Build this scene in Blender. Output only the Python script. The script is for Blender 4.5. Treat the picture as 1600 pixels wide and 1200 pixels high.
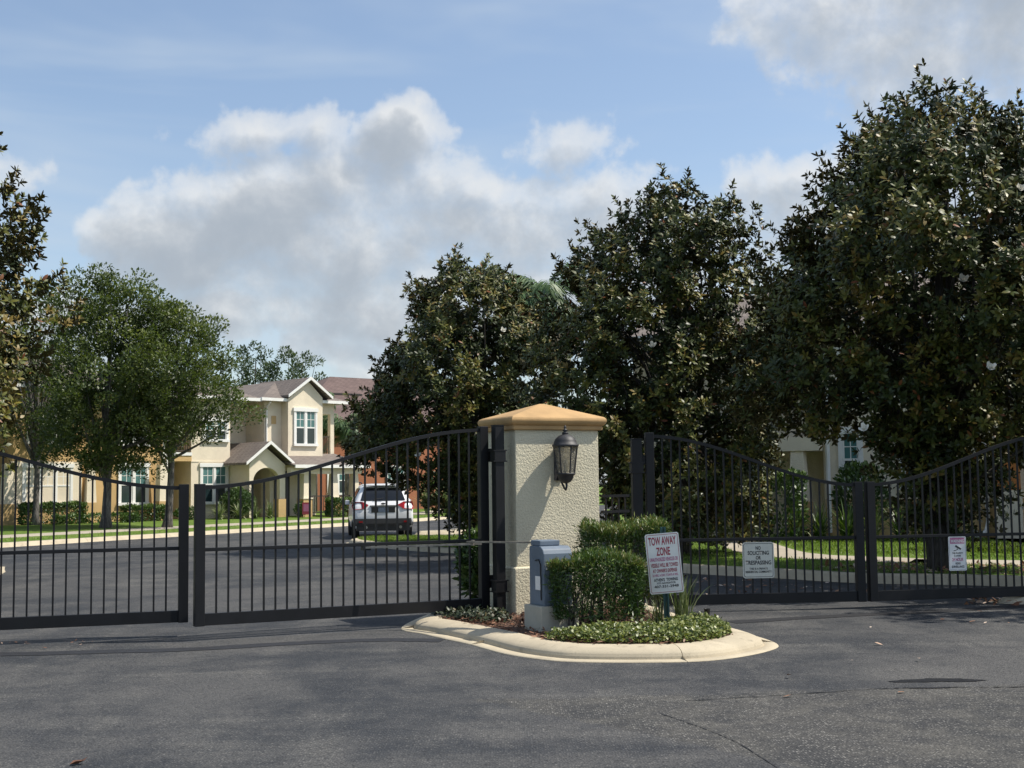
import bpy, math, random
import numpy as np
from mathutils import Vector, Matrix

for o in list(bpy.data.objects):
    bpy.data.objects.remove(o)
scn = bpy.context.scene
COL = scn.collection
rad = math.radians

# ------------------------------------------------------------------ camera
PITCH, ROLL = math.atan(157 / 2000.0), rad(0.7)
cam = bpy.data.cameras.new("camera")
cam.sensor_width = 36.0
cam.lens = 36.0 * 2000.0 / 1600.0
cam.clip_end = 3000.0
cam.clip_start = 0.05
camo = bpy.data.objects.new("camera", cam)
COL.objects.link(camo)
_F = Vector((0, math.cos(PITCH), math.sin(PITCH)))
_R = Vector((1, 0, 0))
_U = _R.cross(_F)
_R2 = math.cos(ROLL) * _R - math.sin(ROLL) * _U
_U2 = math.sin(ROLL) * _R + math.cos(ROLL) * _U
camo.matrix_world = Matrix(((_R2.x, _U2.x, -_F.x, 0), (_R2.y, _U2.y, -_F.y, 0), (_R2.z, _U2.z, -_F.z, 1.6), (0, 0, 0, 1)))
scn.camera = camo
scn.render.resolution_x, scn.render.resolution_y = 1024, 768

# ------------------------------------------------------------------ light
SUN_AZ, SUN_EL = 4.0, 54.0          # azimuth measured from +X towards +Y
sun = bpy.data.lights.new("sun", 'SUN')
sun.energy = 4.3
sun.angle = rad(0.53)
sun.color = (1.0, 0.94, 0.84)
suno = bpy.data.objects.new("sun", sun)
COL.objects.link(suno)
SDIR = Vector((math.cos(rad(SUN_EL)) * math.cos(rad(SUN_AZ)), math.cos(rad(SUN_EL)) * math.sin(rad(SUN_AZ)), math.sin(rad(SUN_EL))))
suno.rotation_euler = SDIR.to_track_quat('Z', 'Y').to_euler()
suno.location = (30, 0, 40)

scn.view_settings.view_transform = 'Standard'
scn.view_settings.look = 'None'
scn.view_settings.gamma = 1.0
scn.view_settings.exposure = 0.45
scn.cycles.max_bounces = 6
scn.cycles.diffuse_bounces = 3
scn.cycles.glossy_bounces = 2
scn.cycles.transmission_bounces = 6
scn.view_settings.use_curve_mapping = False


class X:
    """tiny expression wrapper round node sockets"""
    def __init__(s, nt, sock): s.nt, s.k = nt, sock

    def _m(s, op, o=None, o2=None, clamp=False):
        n = s.nt.nodes.new('ShaderNodeMath'); n.operation = op; n.use_clamp = clamp
        for i, v in enumerate((s, o, o2)):
            if v is None: continue
            if isinstance(v, X): s.nt.links.new(v.k, n.inputs[i])
            else: n.inputs[i].default_value = v
        return X(s.nt, n.outputs[0])

    def __add__(s, o): return s._m('ADD', o)
    def __sub__(s, o): return s._m('SUBTRACT', o)
    def __mul__(s, o): return s._m('MULTIPLY', o)
    def __truediv__(s, o): return s._m('DIVIDE', o)
    def max(s, o): return s._m('MAXIMUM', o)
    def smax(s, o, k): return s._m('SMOOTH_MAX', o, k)
    def min(s, o): return s._m('MINIMUM', o)
    def pow(s, o): return s._m('POWER', o)
    def sqrt(s): return s._m('SQRT')
    def abs(s): return s._m('ABSOLUTE')
    def clamp(s): return s._m('ADD', 0.0, clamp=True)

    def ss(s, a, b):
        n = s.nt.nodes.new('ShaderNodeMapRange'); n.interpolation_type = 'SMOOTHSTEP'
        s.nt.links.new(s.k, n.inputs[0]); n.inputs[1].default_value = a; n.inputs[2].default_value = b
        return X(s.nt, n.outputs[0])


def nnoise(nt, vec, scale, detail=4, rough=0.55, dist=0.0, out=0):
    n = nt.nodes.new('ShaderNodeTexNoise')
    n.inputs['Scale'].default_value = scale; n.inputs['Detail'].default_value = detail
    n.inputs['Roughness'].default_value = rough; n.inputs['Distortion'].default_value = dist
    if vec is not None: nt.links.new(vec, n.inputs['Vector'])
    return X(nt, n.outputs[out])


def mixc(nt, fac, a, b, mode='MIX'):
    n = nt.nodes.new('ShaderNodeMix'); n.data_type = 'RGBA'; n.blend_type = mode
    for sock, v in ((n.inputs[0], fac), (n.inputs[6], a), (n.inputs[7], b)):
        if isinstance(v, X): nt.links.new(v.k, sock)
        elif hasattr(v, 'is_output'): nt.links.new(v, sock)
        elif isinstance(v, (int, float)): sock.default_value = v
        else: sock.default_value = (*v, 1.0) if len(v) == 3 else v
    return n.outputs[2]


# ------------------------------------------------------------------ sky
world = bpy.data.worlds.new("World")
scn.world = world
world.use_nodes = True
wt = world.node_tree
wt.nodes.clear()
wout = wt.nodes.new('ShaderNodeOutputWorld')
sky = wt.nodes.new('ShaderNodeTexSky')
sky.sky_type = 'NISHITA'
sky.sun_disc = False
sky.sun_elevation = rad(SUN_EL)
sky.sun_rotation = rad(90 - SUN_AZ)
sky.air_density = 1.0; sky.dust_density = 1.0; sky.ozone_density = .8
bg_sky = wt.nodes.new('ShaderNodeBackground'); bg_sky.inputs['Strength'].default_value = 0.118
wt.links.new(sky.outputs[0], bg_sky.inputs['Color'])
tc = wt.nodes.new('ShaderNodeTexCoord')

# cumulus in view: (azimuth, elevation, half width, half height, weight) in radians about the +Y axis
BLOBS = [(-.268, .178, .075, .042, 1.0), (-.205, .205, .085, .045, 1.1), (-.140, .180, .105, .050, 1.0),
         (-.18, .270, .080, .026, .65), (-.080, .268, .055, .034, 1.1), (-.11, .235, .11, .035, .7), (-.05, .205, .10, .035, .75), (-.025, .228, .030, .016, .7),
         (-.21, .128, .20, .026, .75), (-.06, .145, .16, .040, .75), (.06, .185, .13, .055, .7), (.10, .14, .12, .05, .7), (.055, .262, .035, .022, .35),
         (-.13, .095, .05, .020, .6), (-.33, .115, .10, .028, .5), (-.42, .235, .05, .025, .4),
         (.22, .350, .06, .032, .55), (.32, .325, .12, .060, .85), (.40, .36, .11, .06, .9), (.215, .222, .06, .032, .65), (.29, .20, .10, .05, .6)]


def dens(off, fine):
    va = wt.nodes.new('ShaderNodeVectorMath'); va.operation = 'ADD'
    wt.links.new(tc.outputs['Generated'], va.inputs[0]); va.inputs[1].default_value = off
    vec = va.outputs[0]
    sp = wt.nodes.new('ShaderNodeSeparateXYZ'); wt.links.new(vec, sp.inputs[0])
    x, y, z = (X(wt, sp.outputs[i]) for i in range(3))
    az = x._m('ARCTAN2', y); el = z.min(.999)._m('ARCSINE')
    wn = wt.nodes.new('ShaderNodeTexNoise'); wn.inputs['Scale'].default_value = 11.0; wn.inputs['Detail'].default_value = 4.0; wn.inputs['Roughness'].default_value = .6
    wt.links.new(vec, wn.inputs['Vector']); ws_ = wt.nodes.new('ShaderNodeSeparateColor'); wt.links.new(wn.outputs['Color'], ws_.inputs[0])
    w1, w2 = X(wt, ws_.outputs[0]), X(wt, ws_.outputs[1])
    azw = az + (w1 - .5) * .12; elw = el + (w2 - .5) * .075
    d = None
    for (a, e, rx, ry, w) in BLOBS:
        da = (azw - a) * (1 / rx); de = (elw - e) * (1 / ry)
        b = (da * da + de * de)._m('MULTIPLY_ADD', -w, w)
        d = b if d is None else d.smax(b, .35)
    # the same kind of cumulus goes on all round the sky
    g = (w1 + X(wt, ws_.outputs[2])) * 4.0 - 4.6
    outside = (az.abs() - .46).ss(0, .12).max((el - .42).ss(0, .12))
    g = g - (outside * -3.0 + 3.0)
    d = d.max(-.9).max(g.min(1.0))
    f1 = nnoise(wt, vec, 20.0, 8 if fine else 5, .58, .1)
    return d + (f1 - .5) * 2.3, el


d0, el0 = dens((0, 0, 0), True)
d1, _ = dens((.010, 0, .018), False)
alpha = d0.ss(-.08, .36) * .50 + d0.ss(.0, 1.0) * .48
lit = (d1.max(0.0) * -1.35)._m('EXPONENT').ss(.12, 1.0)
ccol = mixc(wt, lit, (.300, .335, .378), (.60, .61, .615))
bg_c = wt.nodes.new('ShaderNodeBackground'); wt.links.new(ccol, bg_c.inputs['Color']); bg_c.inputs['Strength'].default_value = 1.0
# thin high veil
mp = wt.nodes.new('ShaderNodeMapping'); mp.inputs['Scale'].default_value = (1.6, 3.0, 9.0); mp.inputs['Rotation'].default_value = (0, .12, 0)
wt.links.new(tc.outputs['Generated'], mp.inputs['Vector'])
veil = nnoise(wt, mp.outputs[0], 1.3, 4, .6, .4).ss(.38, .72) * .55 + .10
hz = (el0 * -1.0).ss(-.16, .02) * .55
veil = veil.max(hz)
bg_v = wt.nodes.new('ShaderNodeBackground'); bg_v.inputs['Color'].default_value = (.42, .49, .57, 1); bg_v.inputs['Strength'].default_value = 1.0
m0 = wt.nodes.new('ShaderNodeMixShader'); wt.links.new(veil.k, m0.inputs[0]); wt.links.new(bg_sky.outputs[0], m0.inputs[1]); wt.links.new(bg_v.outputs[0], m0.inputs[2])
m1 = wt.nodes.new('ShaderNodeMixShader'); wt.links.new((alpha * .93).k, m1.inputs[0]); wt.links.new(m0.outputs[0], m1.inputs[1]); wt.links.new(bg_c.outputs[0], m1.inputs[2])
wt.links.new(m1.outputs[0], wout.inputs['Surface'])


# ------------------------------------------------------------------ materials
def new_mat(name):
    m = bpy.data.materials.new(name); m.use_nodes = True
    nt = m.node_tree; b = nt.nodes['Principled BSDF']
    return m, nt, b


def ocoord(nt):
    t = nt.nodes.new('ShaderNodeTexCoord'); return t.outputs['Object']


def bump(nt, b, h, strength, dist):
    n = nt.nodes.new('ShaderNodeBump'); n.inputs['Strength'].default_value = strength; n.inputs['Distance'].default_value = dist
    nt.links.new(h.k, n.inputs['Height']); nt.links.new(n.outputs[0], b.inputs['Normal'])


def simple(name, col, rough=.6, var=.15, scale=6.0, metal=0.0, bscale=None, bstr=.3, bdist=.01, spec=.5):
    m, nt, b = new_mat(name)
    c = ocoord(nt)
    n = nnoise(nt, c, scale, 5, .6)
    lo = tuple(v * (1 - var) for v in col); hi = tuple(min(1, v * (1 + var)) for v in col)
    nt.links.new(mixc(nt, n.ss(.3, .7), lo, hi), b.inputs['Base Color'])
    b.inputs['Roughness'].default_value = rough; b.inputs['Metallic'].default_value = metal
    b.inputs['Specular IOR Level'].default_value = spec
    if bscale: bump(nt, b, nnoise(nt, c, bscale, 4, .6), bstr, bdist)
    return m


def stucco(name, col, bscale=38.0, bstr=.7, bdist=.012, var=.06):
    m, nt, b = new_mat(name)
    c = ocoord(nt)
    n = nnoise(nt, c, 1.3, 5, .6); g = nnoise(nt, c, 90.0, 2, .5)
    lo = tuple(v * (1 - var * 2) for v in col); hi = tuple(min(1, v * (1 + var)) for v in col)
    nt.links.new(mixc(nt, (n * .7 + g * .3).ss(.3, .7), lo, hi), b.inputs['Base Color'])
    b.inputs['Roughness'].default_value = .9; b.inputs['Specular IOR Level'].default_value = .2
    h = nnoise(nt, c, bscale, 3, .5, .6).ss(.35, .65)
    bump(nt, b, h, bstr, bdist)
    return m


def leafmat(name, ramp, rough=.38, back=None, spec=.5, trans=0.0):
    """ramp over the per-leaf tone attribute; optional different underside of the leaf"""
    m, nt, b = new_mat(name)
    a = nt.nodes.new('ShaderNodeAttribute'); a.attribute_name = 'tone'
    r = nt.nodes.new('ShaderNodeValToRGB'); el = r.color_ramp.elements
    while len(el) > 1: el.remove(el[-1])
    el[0].position = ramp[0][0]; el[0].color = (*ramp[0][1], 1)
    for p, c in ramp[1:]:
        e = el.new(p); e.color = (*c, 1)
    nt.links.new(a.outputs['Fac'], r.inputs[0])
    col = r.outputs[0]
    if back:
        g = nt.nodes.new('ShaderNodeNewGeometry')
        col = mixc(nt, X(nt, g.outputs['Backfacing']), col, back)
    nt.links.new(col, b.inputs['Base Color'])
    b.inputs['Roughness'].default_value = rough; b.inputs['Specular IOR Level'].default_value = spec
    if trans > 0:
        t = nt.nodes.new('ShaderNodeBsdfTranslucent'); mx = nt.nodes.new('ShaderNodeMixShader')
        bc = mixc(nt, 1.0, col, (1.5, 1.6, .7), 'MULTIPLY'); nt.links.new(bc, t.inputs['Color'])
        mx.inputs[0].default_value = trans
        nt.links.new(b.outputs[0], mx.inputs[1]); nt.links.new(t.outputs[0], mx.inputs[2])
        nt.links.new(mx.outputs[0], nt.nodes['Material Output'].inputs['Surface'])
    return m


def make_asphalt():
    m, nt, b = new_mat("asphalt")
    c = ocoord(nt)
    sp = nt.nodes.new('ShaderNodeSeparateXYZ'); nt.links.new(c, sp.inputs[0])
    x, y = X(nt, sp.outputs[0]), X(nt, sp.outputs[1])
    big = nnoise(nt, c, .30, 4, .6, .8); mid = nnoise(nt, c, 1.9, 5, .65, .5)
    base = mixc(nt, (big * .65 + mid * .35).ss(.40, .60), (.026, .029, .034), (.070, .069, .068))
    # traffic wear: pale streaks along and across the drive
    mpn = nt.nodes.new('ShaderNodeMapping'); mpn.inputs['Scale'].default_value = (.9, .20, 1); mpn.inputs['Rotation'].default_value = (0, 0, .35)
    nt.links.new(c, mpn.inputs['Vector']); st = nnoise(nt, mpn.outputs[0], 1.5, 5, .62, .3)
    mp2 = nt.nodes.new('ShaderNodeMapping'); mp2.inputs['Scale'].default_value = (.25, 1.1, 1); mp2.inputs['Rotation'].default_value = (0, 0, .28)
    nt.links.new(c, mp2.inputs['Vector']); s2 = nnoise(nt, mp2.outputs[0], 1.3, 5, .62, .3)
    wear = (st * .5 + s2 * .5).ss(.47, .66)
    base = mixc(nt, wear * .75, base, (.100, .097, .091))
    # older, coarser pavement in the corner past the slanting joint
    old = (y * -1.0 + x * .10 + 9.75 + (mid - .5) * .5).ss(-.04, .10) * (x - .9 + (y - 8.2) * .8 + (mid - .5) * .3).ss(-.04, .08)
    base = mixc(nt, old * .75, base, mixc(nt, mid.ss(.35, .68), (.034, .034, .034), (.088, .083, .072)))
    # stones in the binder
    vo = nt.nodes.new('ShaderNodeTexVoronoi'); vo.inputs['Scale'].default_value = 62.0; nt.links.new(c, vo.inputs['Vector'])
    cs = nt.nodes.new('ShaderNodeSeparateColor'); nt.links.new(vo.outputs['Color'], cs.inputs[0]); rc = X(nt, cs.outputs[0]); ds = X(nt, vo.outputs['Distance'])
    stone = rc.ss(.62, .98) * (ds * -1.0).ss(-.55, -.25) * (wear * .45 + old * .45 + .35)
    base = mixc(nt, stone, base, (.25, .24, .22))
    base = mixc(nt, (rc * -1.0).ss(-.30, -.02) * .6, base, (.014, .015, .017))
    spots = nnoise(nt, c, 4.2, 3, .5).ss(.68, .74) * .5
    base = mixc(nt, spots, base, (.022, .022, .024))
    nt.links.new(base, b.inputs['Base Color'])
    b.inputs['Roughness'].default_value = .8; b.inputs['Specular IOR Level'].default_value = .35
    bump(nt, b, rc * .7 + mid * .8 - ds, .6, .012)
    return m


def make_concrete(name, col):
    m, nt, b = new_mat(name)
    c = ocoord(nt)
    n = nnoise(nt, c, 2.2, 6, .65, .5); g = nnoise(nt, c, 70.0, 3, .6); s = nnoise(nt, c, .8, 4, .6)
    base = mixc(nt, n.ss(.3, .7), tuple(v * .80 for v in col), col)
    base = mixc(nt, s.ss(.56, .75) * .45, base, tuple(v * .55 for v in col))
    base = mixc(nt, g.ss(.55, .72) * .5, base, tuple(v * .55 for v in col))
    gr = nnoise(nt, c, 5.5, 6, .75, .8)
    base = mixc(nt, gr.ss(.55, .72) * .55, base, (.16, .135, .10))
    nt.links.new(base, b.inputs['Base Color']); b.inputs['Roughness'].default_value = .9
    bump(nt, b, g * .5 + n, .4, .006)
    return m


def make_grass():
    m, nt, b = new_mat("grass_turf")
    c = ocoord(nt)
    n = nnoise(nt, c, 1.2, 6, .7); g = nnoise(nt, c, 30.0, 4, .7)
    base = mixc(nt, n.ss(.35, .7), (.085, .150, .022), (.155, .215, .045))
    base = mixc(nt, g.ss(.5, .75) * .7, base, (.02, .045, .010))
    nt.links.new(base, b.inputs['Base Color']); b.inputs['Roughness'].default_value = .9; b.inputs['Specular IOR Level'].default_value = .15
    bump(nt, b, g, .8, .03)
    return m


def make_shingle(name, a, bcol):
    m, nt, b = new_mat(name)
    c = ocoord(nt)
    br = nt.nodes.new('ShaderNodeTexBrick'); br.inputs['Scale'].default_value = 1.0
    br.inputs['Brick Width'].default_value = .33; br.inputs['Row Height'].default_value = .14; br.inputs['Mortar Size'].default_value = .012
    br.inputs['Color1'].default_value = (*a, 1); br.inputs['Color2'].default_value = (*bcol, 1); br.inputs['Mortar'].default_value = (*[v * .5 for v in a], 1)
    nt.links.new(c, br.inputs['Vector'])
    n = nnoise(nt, c, 1.5, 5, .65)
    nt.links.new(mixc(nt, n.ss(.35, .7) * .45, br.outputs[0], tuple(v * .62 for v in a)), b.inputs['Base Color'])
    b.inputs['Roughness'].default_value = .92
    return m


def make_mulch():
    m, nt, b = new_mat("mulch_bark")
    c = ocoord(nt); n = nnoise(nt, c, 26.0, 5, .7, .5)
    nt.links.new(mixc(nt, n.ss(.35, .65), (.030, .016, .011), (.16, .085, .055)), b.inputs['Base Color'])
    b.inputs['Roughness'].default_value = .95; bump(nt, b, n, 1.0, .03)
    return m


def make_bark(name, a, bcol):
    m, nt, b = new_mat(name)
    c = ocoord(nt)
    mpn = nt.nodes.new('ShaderNodeMapping'); mpn.inputs['Scale'].default_value = (9, 9, 2.0); nt.links.new(c, mpn.inputs['Vector'])
    n = nnoise(nt, mpn.outputs[0], 2.0, 5, .7)
    nt.links.new(mixc(nt, n.ss(.35, .7), a, bcol), b.inputs['Base Color']); b.inputs['Roughness'].default_value = .9
    bump(nt, b, n, .8, .03)
    return m


def make_glass(name, col, rough=.06):
    m, nt, b = new_mat(name)
    c = ocoord(nt); n = nnoise(nt, c, 1.2, 3, .5)
    nt.links.new(mixc(nt, n.ss(.3, .7), tuple(v * .7 for v in col), col), b.inputs['Base Color'])
    b.inputs['Roughness'].default_value = rough; b.inputs['Specular IOR Level'].default_value = .6
    return m


def make_seeded_glass():
    m, nt, b = new_mat("seeded_glass")
    c = ocoord(nt); n = nnoise(nt, c, 38.0, 3, .6, 1.2)
    b.inputs['Base Color'].default_value = (.86, .84, .78, 1)
    b.inputs['Transmission Weight'].default_value = .92; b.inputs['Roughness'].default_value = .08; b.inputs['IOR'].default_value = 1.35
    bump(nt, b, n, .9, .02)
    return m


def flat(name, col, rough=.5):
    return simple(name, col, rough, .06, 20.0)


M = {}
M['asphalt'] = make_asphalt()
M['tar'] = simple('tar_seal', (.015, .015, .017), .62, .35, 14.0, bscale=60, bstr=.4)
M['stain'] = simple('oil_stain', (.010, .010, .011), .45, .4, 20.0, bscale=50, bstr=.4)
M['kerb'] = make_concrete('kerb_concrete', (.50, .43, .31))
M['walk'] = make_concrete('walk_concrete', (.42, .37, .29))
M['grass'] = make_grass()
M['mulch'] = make_mulch()
M['chip'] = leafmat('bark_chip', [(0, (.045, .022, .014)), (.5, (.16, .075, .045)), (.85, (.26, .15, .10)), (1, (.36, .27, .20))], .9, spec=.2)
M['black'] = simple('black_metal', (.0065, .0068, .0085), .5, .25, 5.0, spec=.35, bscale=120, bstr=.06)
M['pillar'] = stucco('pillar_stucco', (.64, .585, .435), 42.0, .42, .011)
M['cap'] = simple('cap_paint', (.44, .275, .12), .8, .16, 2.2, bscale=60, bstr=.15)
M['pad'] = simple('pad_paint', (.42, .40, .33), .85, .08, 4.0, bscale=50, bstr=.25)
M['lamp'] = simple('lantern_iron', (.030, .030, .033), .55, .3, 12.0, bscale=150, bstr=.15)
M['seeded'] = make_seeded_glass()
M['bulb'] = simple('candle_cream', (.6, .55, .42), .5)
M['opbox'] = simple('operator_plastic', (.125, .16, .205), .55, .12, 5.0, bscale=200, bstr=.1)
M['steel'] = simple('galvanised_steel', (.30, .27, .23), .5, .3, 12.0, metal=.6)
M['signwhite'] = simple('sign_white', (.78, .78, .76), .45, .04, 9.0)
M['signgrey'] = simple('sign_grey', (.52, .54, .49), .5, .05, 30.0)
M['red'] = flat('print_red', (.36, .045, .075), .5)
M['pink'] = flat('print_faded_red', (.50, .15, .28), .5)
M['ink'] = flat('print_black', (.025, .028, .035), .5)
M['post'] = simple('post_green', (.03, .085, .08), .55, .2, 8.0)
M['cream'] = stucco('cream_stucco', (.78, .685, .53), 30.0, .3, .01)
M['tan'] = stucco('tan_stucco', (.56, .385, .185), 30.0, .3, .01)
M['rust'] = stucco('rust_stucco', (.36, .145, .08), 30.0, .3, .01)
M['white'] = simple('white_trim', (.80, .79, .75), .6, .03, 4.0)
M['roof'] = make_shingle('grey_shingle', (.165, .135, .118), (.215, .180, .155))
M['roof2'] = make_shingle('brown_shingle', (.120, .080, .072), (.165, .112, .10))
M['glassA'] = make_glass('window_tint', (.075, .19, .185), .12)
M['glassB'] = make_glass('window_dark', (.022, .040, .045), .05)
M['dark'] = simple('dark_interior', (.03, .026, .024), .7)
M['door'] = simple('door_paint', (.035, .028, .026), .5)
M['rail'] = simple('bronze_rail', (.055, .042, .032), .6)
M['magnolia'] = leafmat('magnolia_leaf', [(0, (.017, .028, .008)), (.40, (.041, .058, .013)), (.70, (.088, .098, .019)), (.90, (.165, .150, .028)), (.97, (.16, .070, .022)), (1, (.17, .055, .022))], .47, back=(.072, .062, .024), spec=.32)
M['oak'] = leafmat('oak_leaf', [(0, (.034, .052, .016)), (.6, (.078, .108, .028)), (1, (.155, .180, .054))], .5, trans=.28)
M['fartree'] = leafmat('far_leaf', [(0, (.035, .060, .030)), (1, (.080, .115, .050))], .6, trans=.2)
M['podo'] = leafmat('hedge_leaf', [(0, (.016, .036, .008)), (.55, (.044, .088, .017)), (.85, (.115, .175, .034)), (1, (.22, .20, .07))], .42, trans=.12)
M['jasmine'] = leafmat('jasmine_leaf', [(0, (.035, .055, .010)), (.5, (.105, .140, .024)), (1, (.30, .31, .10))], .42, trans=.15)
M['shadecover'] = leafmat('shade_cover_leaf', [(0, (.010, .018, .006)), (.7, (.028, .042, .012)), (1, (.075, .060, .025))], .5)  # shade under the gate is put into these dark leaf tones
M['bush'] = leafmat('bush_leaf', [(0, (.020, .045, .012)), (.6, (.055, .105, .022)), (1, (.12, .18, .045))], .45, trans=.12)
M['flax'] = leafmat('flax_leaf', [(0, (.06, .10, .03)), (.6, (.16, .20, .08)), (1, (.34, .35, .20))], .5, trans=.1)
M['palm'] = leafmat('palm_leaf', [(0, (.040, .085, .030)), (.6, (.085, .150, .050)), (.9, (.13, .18, .07)), (1, (.34, .28, .18))], .5, trans=.15)
M['drypalm'] = leafmat('dry_frond', [(0, (.22, .17, .10)), (1, (.46, .38, .26))], .8)
M['blade'] = leafmat('grass_blade', [(0, (.075, .130, .016)), (.6, (.150, .230, .034)), (1, (.27, .30, .09))], .5, trans=.3)
M['litter'] = leafmat('fallen_leaf', [(0, (.12, .05, .025)), (.6, (.30, .15, .08)), (1, (.62, .52, .42))], .8)
M['petal'] = simple('petal_white', (.82, .80, .72), .5, .04, 10.0)
M['bark'] = make_bark('grey_bark', (.060, .052, .046), (.20, .185, .165))
M['darkbark'] = make_bark('dark_bark', (.025, .021, .018), (.075, .065, .055))
M['car'] = simple('car_paint', (.74, .75, .77), .18, .02, 3.0)
M['carglass'] = make_glass('car_glass', (.012, .014, .018), .03)
M['carblack'] = simple('car_plastic', (.025, .026, .028), .6, .2)
M['tyre'] = simple('tyre_rubber', (.016, .016, .017), .8, .2)
M['rim'] = simple('wheel_alloy', (.35, .35, .36), .35, .1, metal=.8)
M['tail'] = simple('tail_lamp', (.33, .012, .016), .15, .1)
M['plate'] = simple('plate_face', (.16, .20, .27), .4, .3, 30.0)
M['orange'] = simple('orange_terracotta', (.48, .17, .04), .7, .1)


# ------------------------------------------------------------------ mesh helpers
class MB:
    def __init__(s): s.v, s.f = [], []

    def add(s, vs, fs):
        b = len(s.v); s.v += [tuple(v) for v in vs]; s.f += [tuple(i + b for i in f) for f in fs]; return s

    def box(s, x0, x1, y0, y1, z0, z1):
        return s.add([(x0, y0, z0), (x1, y0, z0), (x1, y1, z0), (x0, y1, z0), (x0, y0, z1), (x1, y0, z1), (x1, y1, z1), (x0, y1, z1)],
                     [(0, 3, 2, 1), (4, 5, 6, 7), (0, 1, 5, 4), (1, 2, 6, 5), (2, 3, 7, 6), (3, 0, 4, 7)])

    def rings(s, rings, cap=True, closed=True):
        n = len(rings[0]); vs = [p for r in rings for p in r]; fs = []
        for i in range(len(rings) - 1):
            for j in range(n if closed else n - 1):
                k = (j + 1) % n
                fs.append((i * n + j, i * n + k, (i + 1) * n + k, (i + 1) * n + j))
        if cap:
            fs.append(tuple(range(n))[::-1]); fs.append(tuple((len(rings) - 1) * n + j for j in range(n)))
        return s.add(vs, fs)

    def lathe(s, prof, cx=0, cy=0, n=16, rot=0.0):
        return s.rings([[(cx + r * math.cos(rot + 2 * math.pi * j / n), cy + r * math.sin(rot + 2 * math.pi * j / n), z) for j in range(n)] for r, z in prof])

    def tube(s, pts, rs, n=8):
        pts = [Vector(p) for p in pts]
        if not isinstance(rs, (list, tuple)): rs = [rs] * len(pts)
        out = []
        for i, p in enumerate(pts):
            d = (pts[min(i + 1, len(pts) - 1)] - pts[max(i - 1, 0)]).normalized()
            a = d.cross(Vector((0.31, 0.17, 1)) if abs(d.z) < .95 else Vector((1, 0, 0))).normalized(); b = d.cross(a)
            out.append([tuple(p + rs[i] * (math.cos(2 * math.pi * j / n) * a + math.sin(2 * math.pi * j / n) * b)) for j in range(n)])
        return s.rings(out)

    def prism(s, poly, z0, z1):
        n = len(poly)
        return s.rings([[(x, y, z0) for x, y in poly], [(x, y, z1) for x, y in poly]])

    def prism_y(s, poly, y0, y1):          # outline in x,z pushed along y
        return s.rings([[(x, y0, z) for x, z in poly], [(x, y1, z) for x, z in poly]])

    def build(s, name, mat, parent=None, smooth=False, bevel=0.0):
        me = bpy.data.meshes.new(name); me.from_pydata(s.v, [], s.f); me.update()
        import bmesh
        bm = bmesh.new(); bm.from_mesh(me)
        bmesh.ops.recalc_face_normals(bm, faces=bm.faces)
        if bevel > 0:
            bmesh.ops.bevel(bm, geom=[e for e in bm.edges if e.calc_face_angle(0) > .5], offset=bevel, segments=2, affect='EDGES', profile=.6)
        bm.to_mesh(me); bm.free()
        if smooth:
            for p in me.polygons: p.use_smooth = True
        return link(name, me, mat, parent)


def link(name, me, mat, parent=None):
    o = bpy.data.objects.new(name, me)
    if mat is not None:
        me.materials.clear(); me.materials.append(M[mat] if isinstance(mat, str) else mat)
    COL.objects.link(o)
    if parent is not None: o.parent = parent
    return o


def thing(name, label, cat, loc=(0, 0, 0), rz=0.0, group=None):
    o = bpy.data.objects.new(name, None); o.empty_display_size = .2
    COL.objects.link(o); o.location = loc; o.rotation_euler = (0, 0, rz)
    return tag(o, label, cat, group)


def tag(o, label=None, cat=None, group=None, kind=None):
    if label: o['label'] = label
    if cat: o['category'] = cat
    if group: o['group'] = group
    if kind: o['kind'] = kind
    return o


def structure(o): o['kind'] = 'structure'; return o


def sheet(name, poly, z, mat):
    me = bpy.data.meshes.new(name); me.from_pydata([(x, y, z) for x, y in poly], [], [tuple(range(len(poly)))]); me.update()
    return link(name, me, mat)


def smooth_line(pts, per=6, closed=False):
    pts = [np.array(p, float) for p in pts]; n = len(pts); out = []
    rng = range(n if closed else n - 1)
    for i in rng:
        p0 = pts[(i - 1) % n] if closed or i > 0 else 2 * pts[0] - pts[1]
        p1, p2 = pts[i], pts[(i + 1) % n]
        p3 = pts[(i + 2) % n] if closed or i + 2 < n else 2 * p2 - p1
        for k in range(per):
            t = k / per
            out.append(.5 * ((2 * p1) + (-p0 + p2) * t + (2 * p0 - 5 * p1 + 4 * p2 - p3) * t * t + (-p0 + 3 * p1 - 3 * p2 + p3) * t ** 3))
    if not closed: out.append(pts[-1])
    return out


def offset_line(pts, d, closed=False):
    n = len(pts); out = []
    for i in range(n):
        a = pts[(i - 1) % n] if closed or i > 0 else pts[i]; b = pts[(i + 1) % n] if closed or i < n - 1 else pts[i]
        t = b - a; t = t / np.linalg.norm(t)
        out.append(pts[i] + d * np.array([-t[1], t[0]]))
    return out


def strip(name, pts, prof, mat, side=1, closed=False, parent=None):
    """sweep a profile of (offset, z) along a ground line"""
    lines = [[(p[0], p[1], z) for p in offset_line(pts, side * d, closed)] for d, z in prof]
    m = MB(); n = len(pts); vs = [q for l in lines for q in l]; fs = []
    for i in range(len(lines) - 1):
        for j in range(n if closed else n - 1):
            k = (j + 1) % n
            fs.append((i * n + j, i * n + k, (i + 1) * n + k, (i + 1) * n + j))
    m.add(vs, fs)
    me = bpy.data.meshes.new(name); me.from_pydata(m.v, [], m.f); me.update()
    # upward normals
    if sum(p.normal.z for p in me.polygons) < 0: me.flip_normals()
    return link(name, me, mat, parent)


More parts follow.
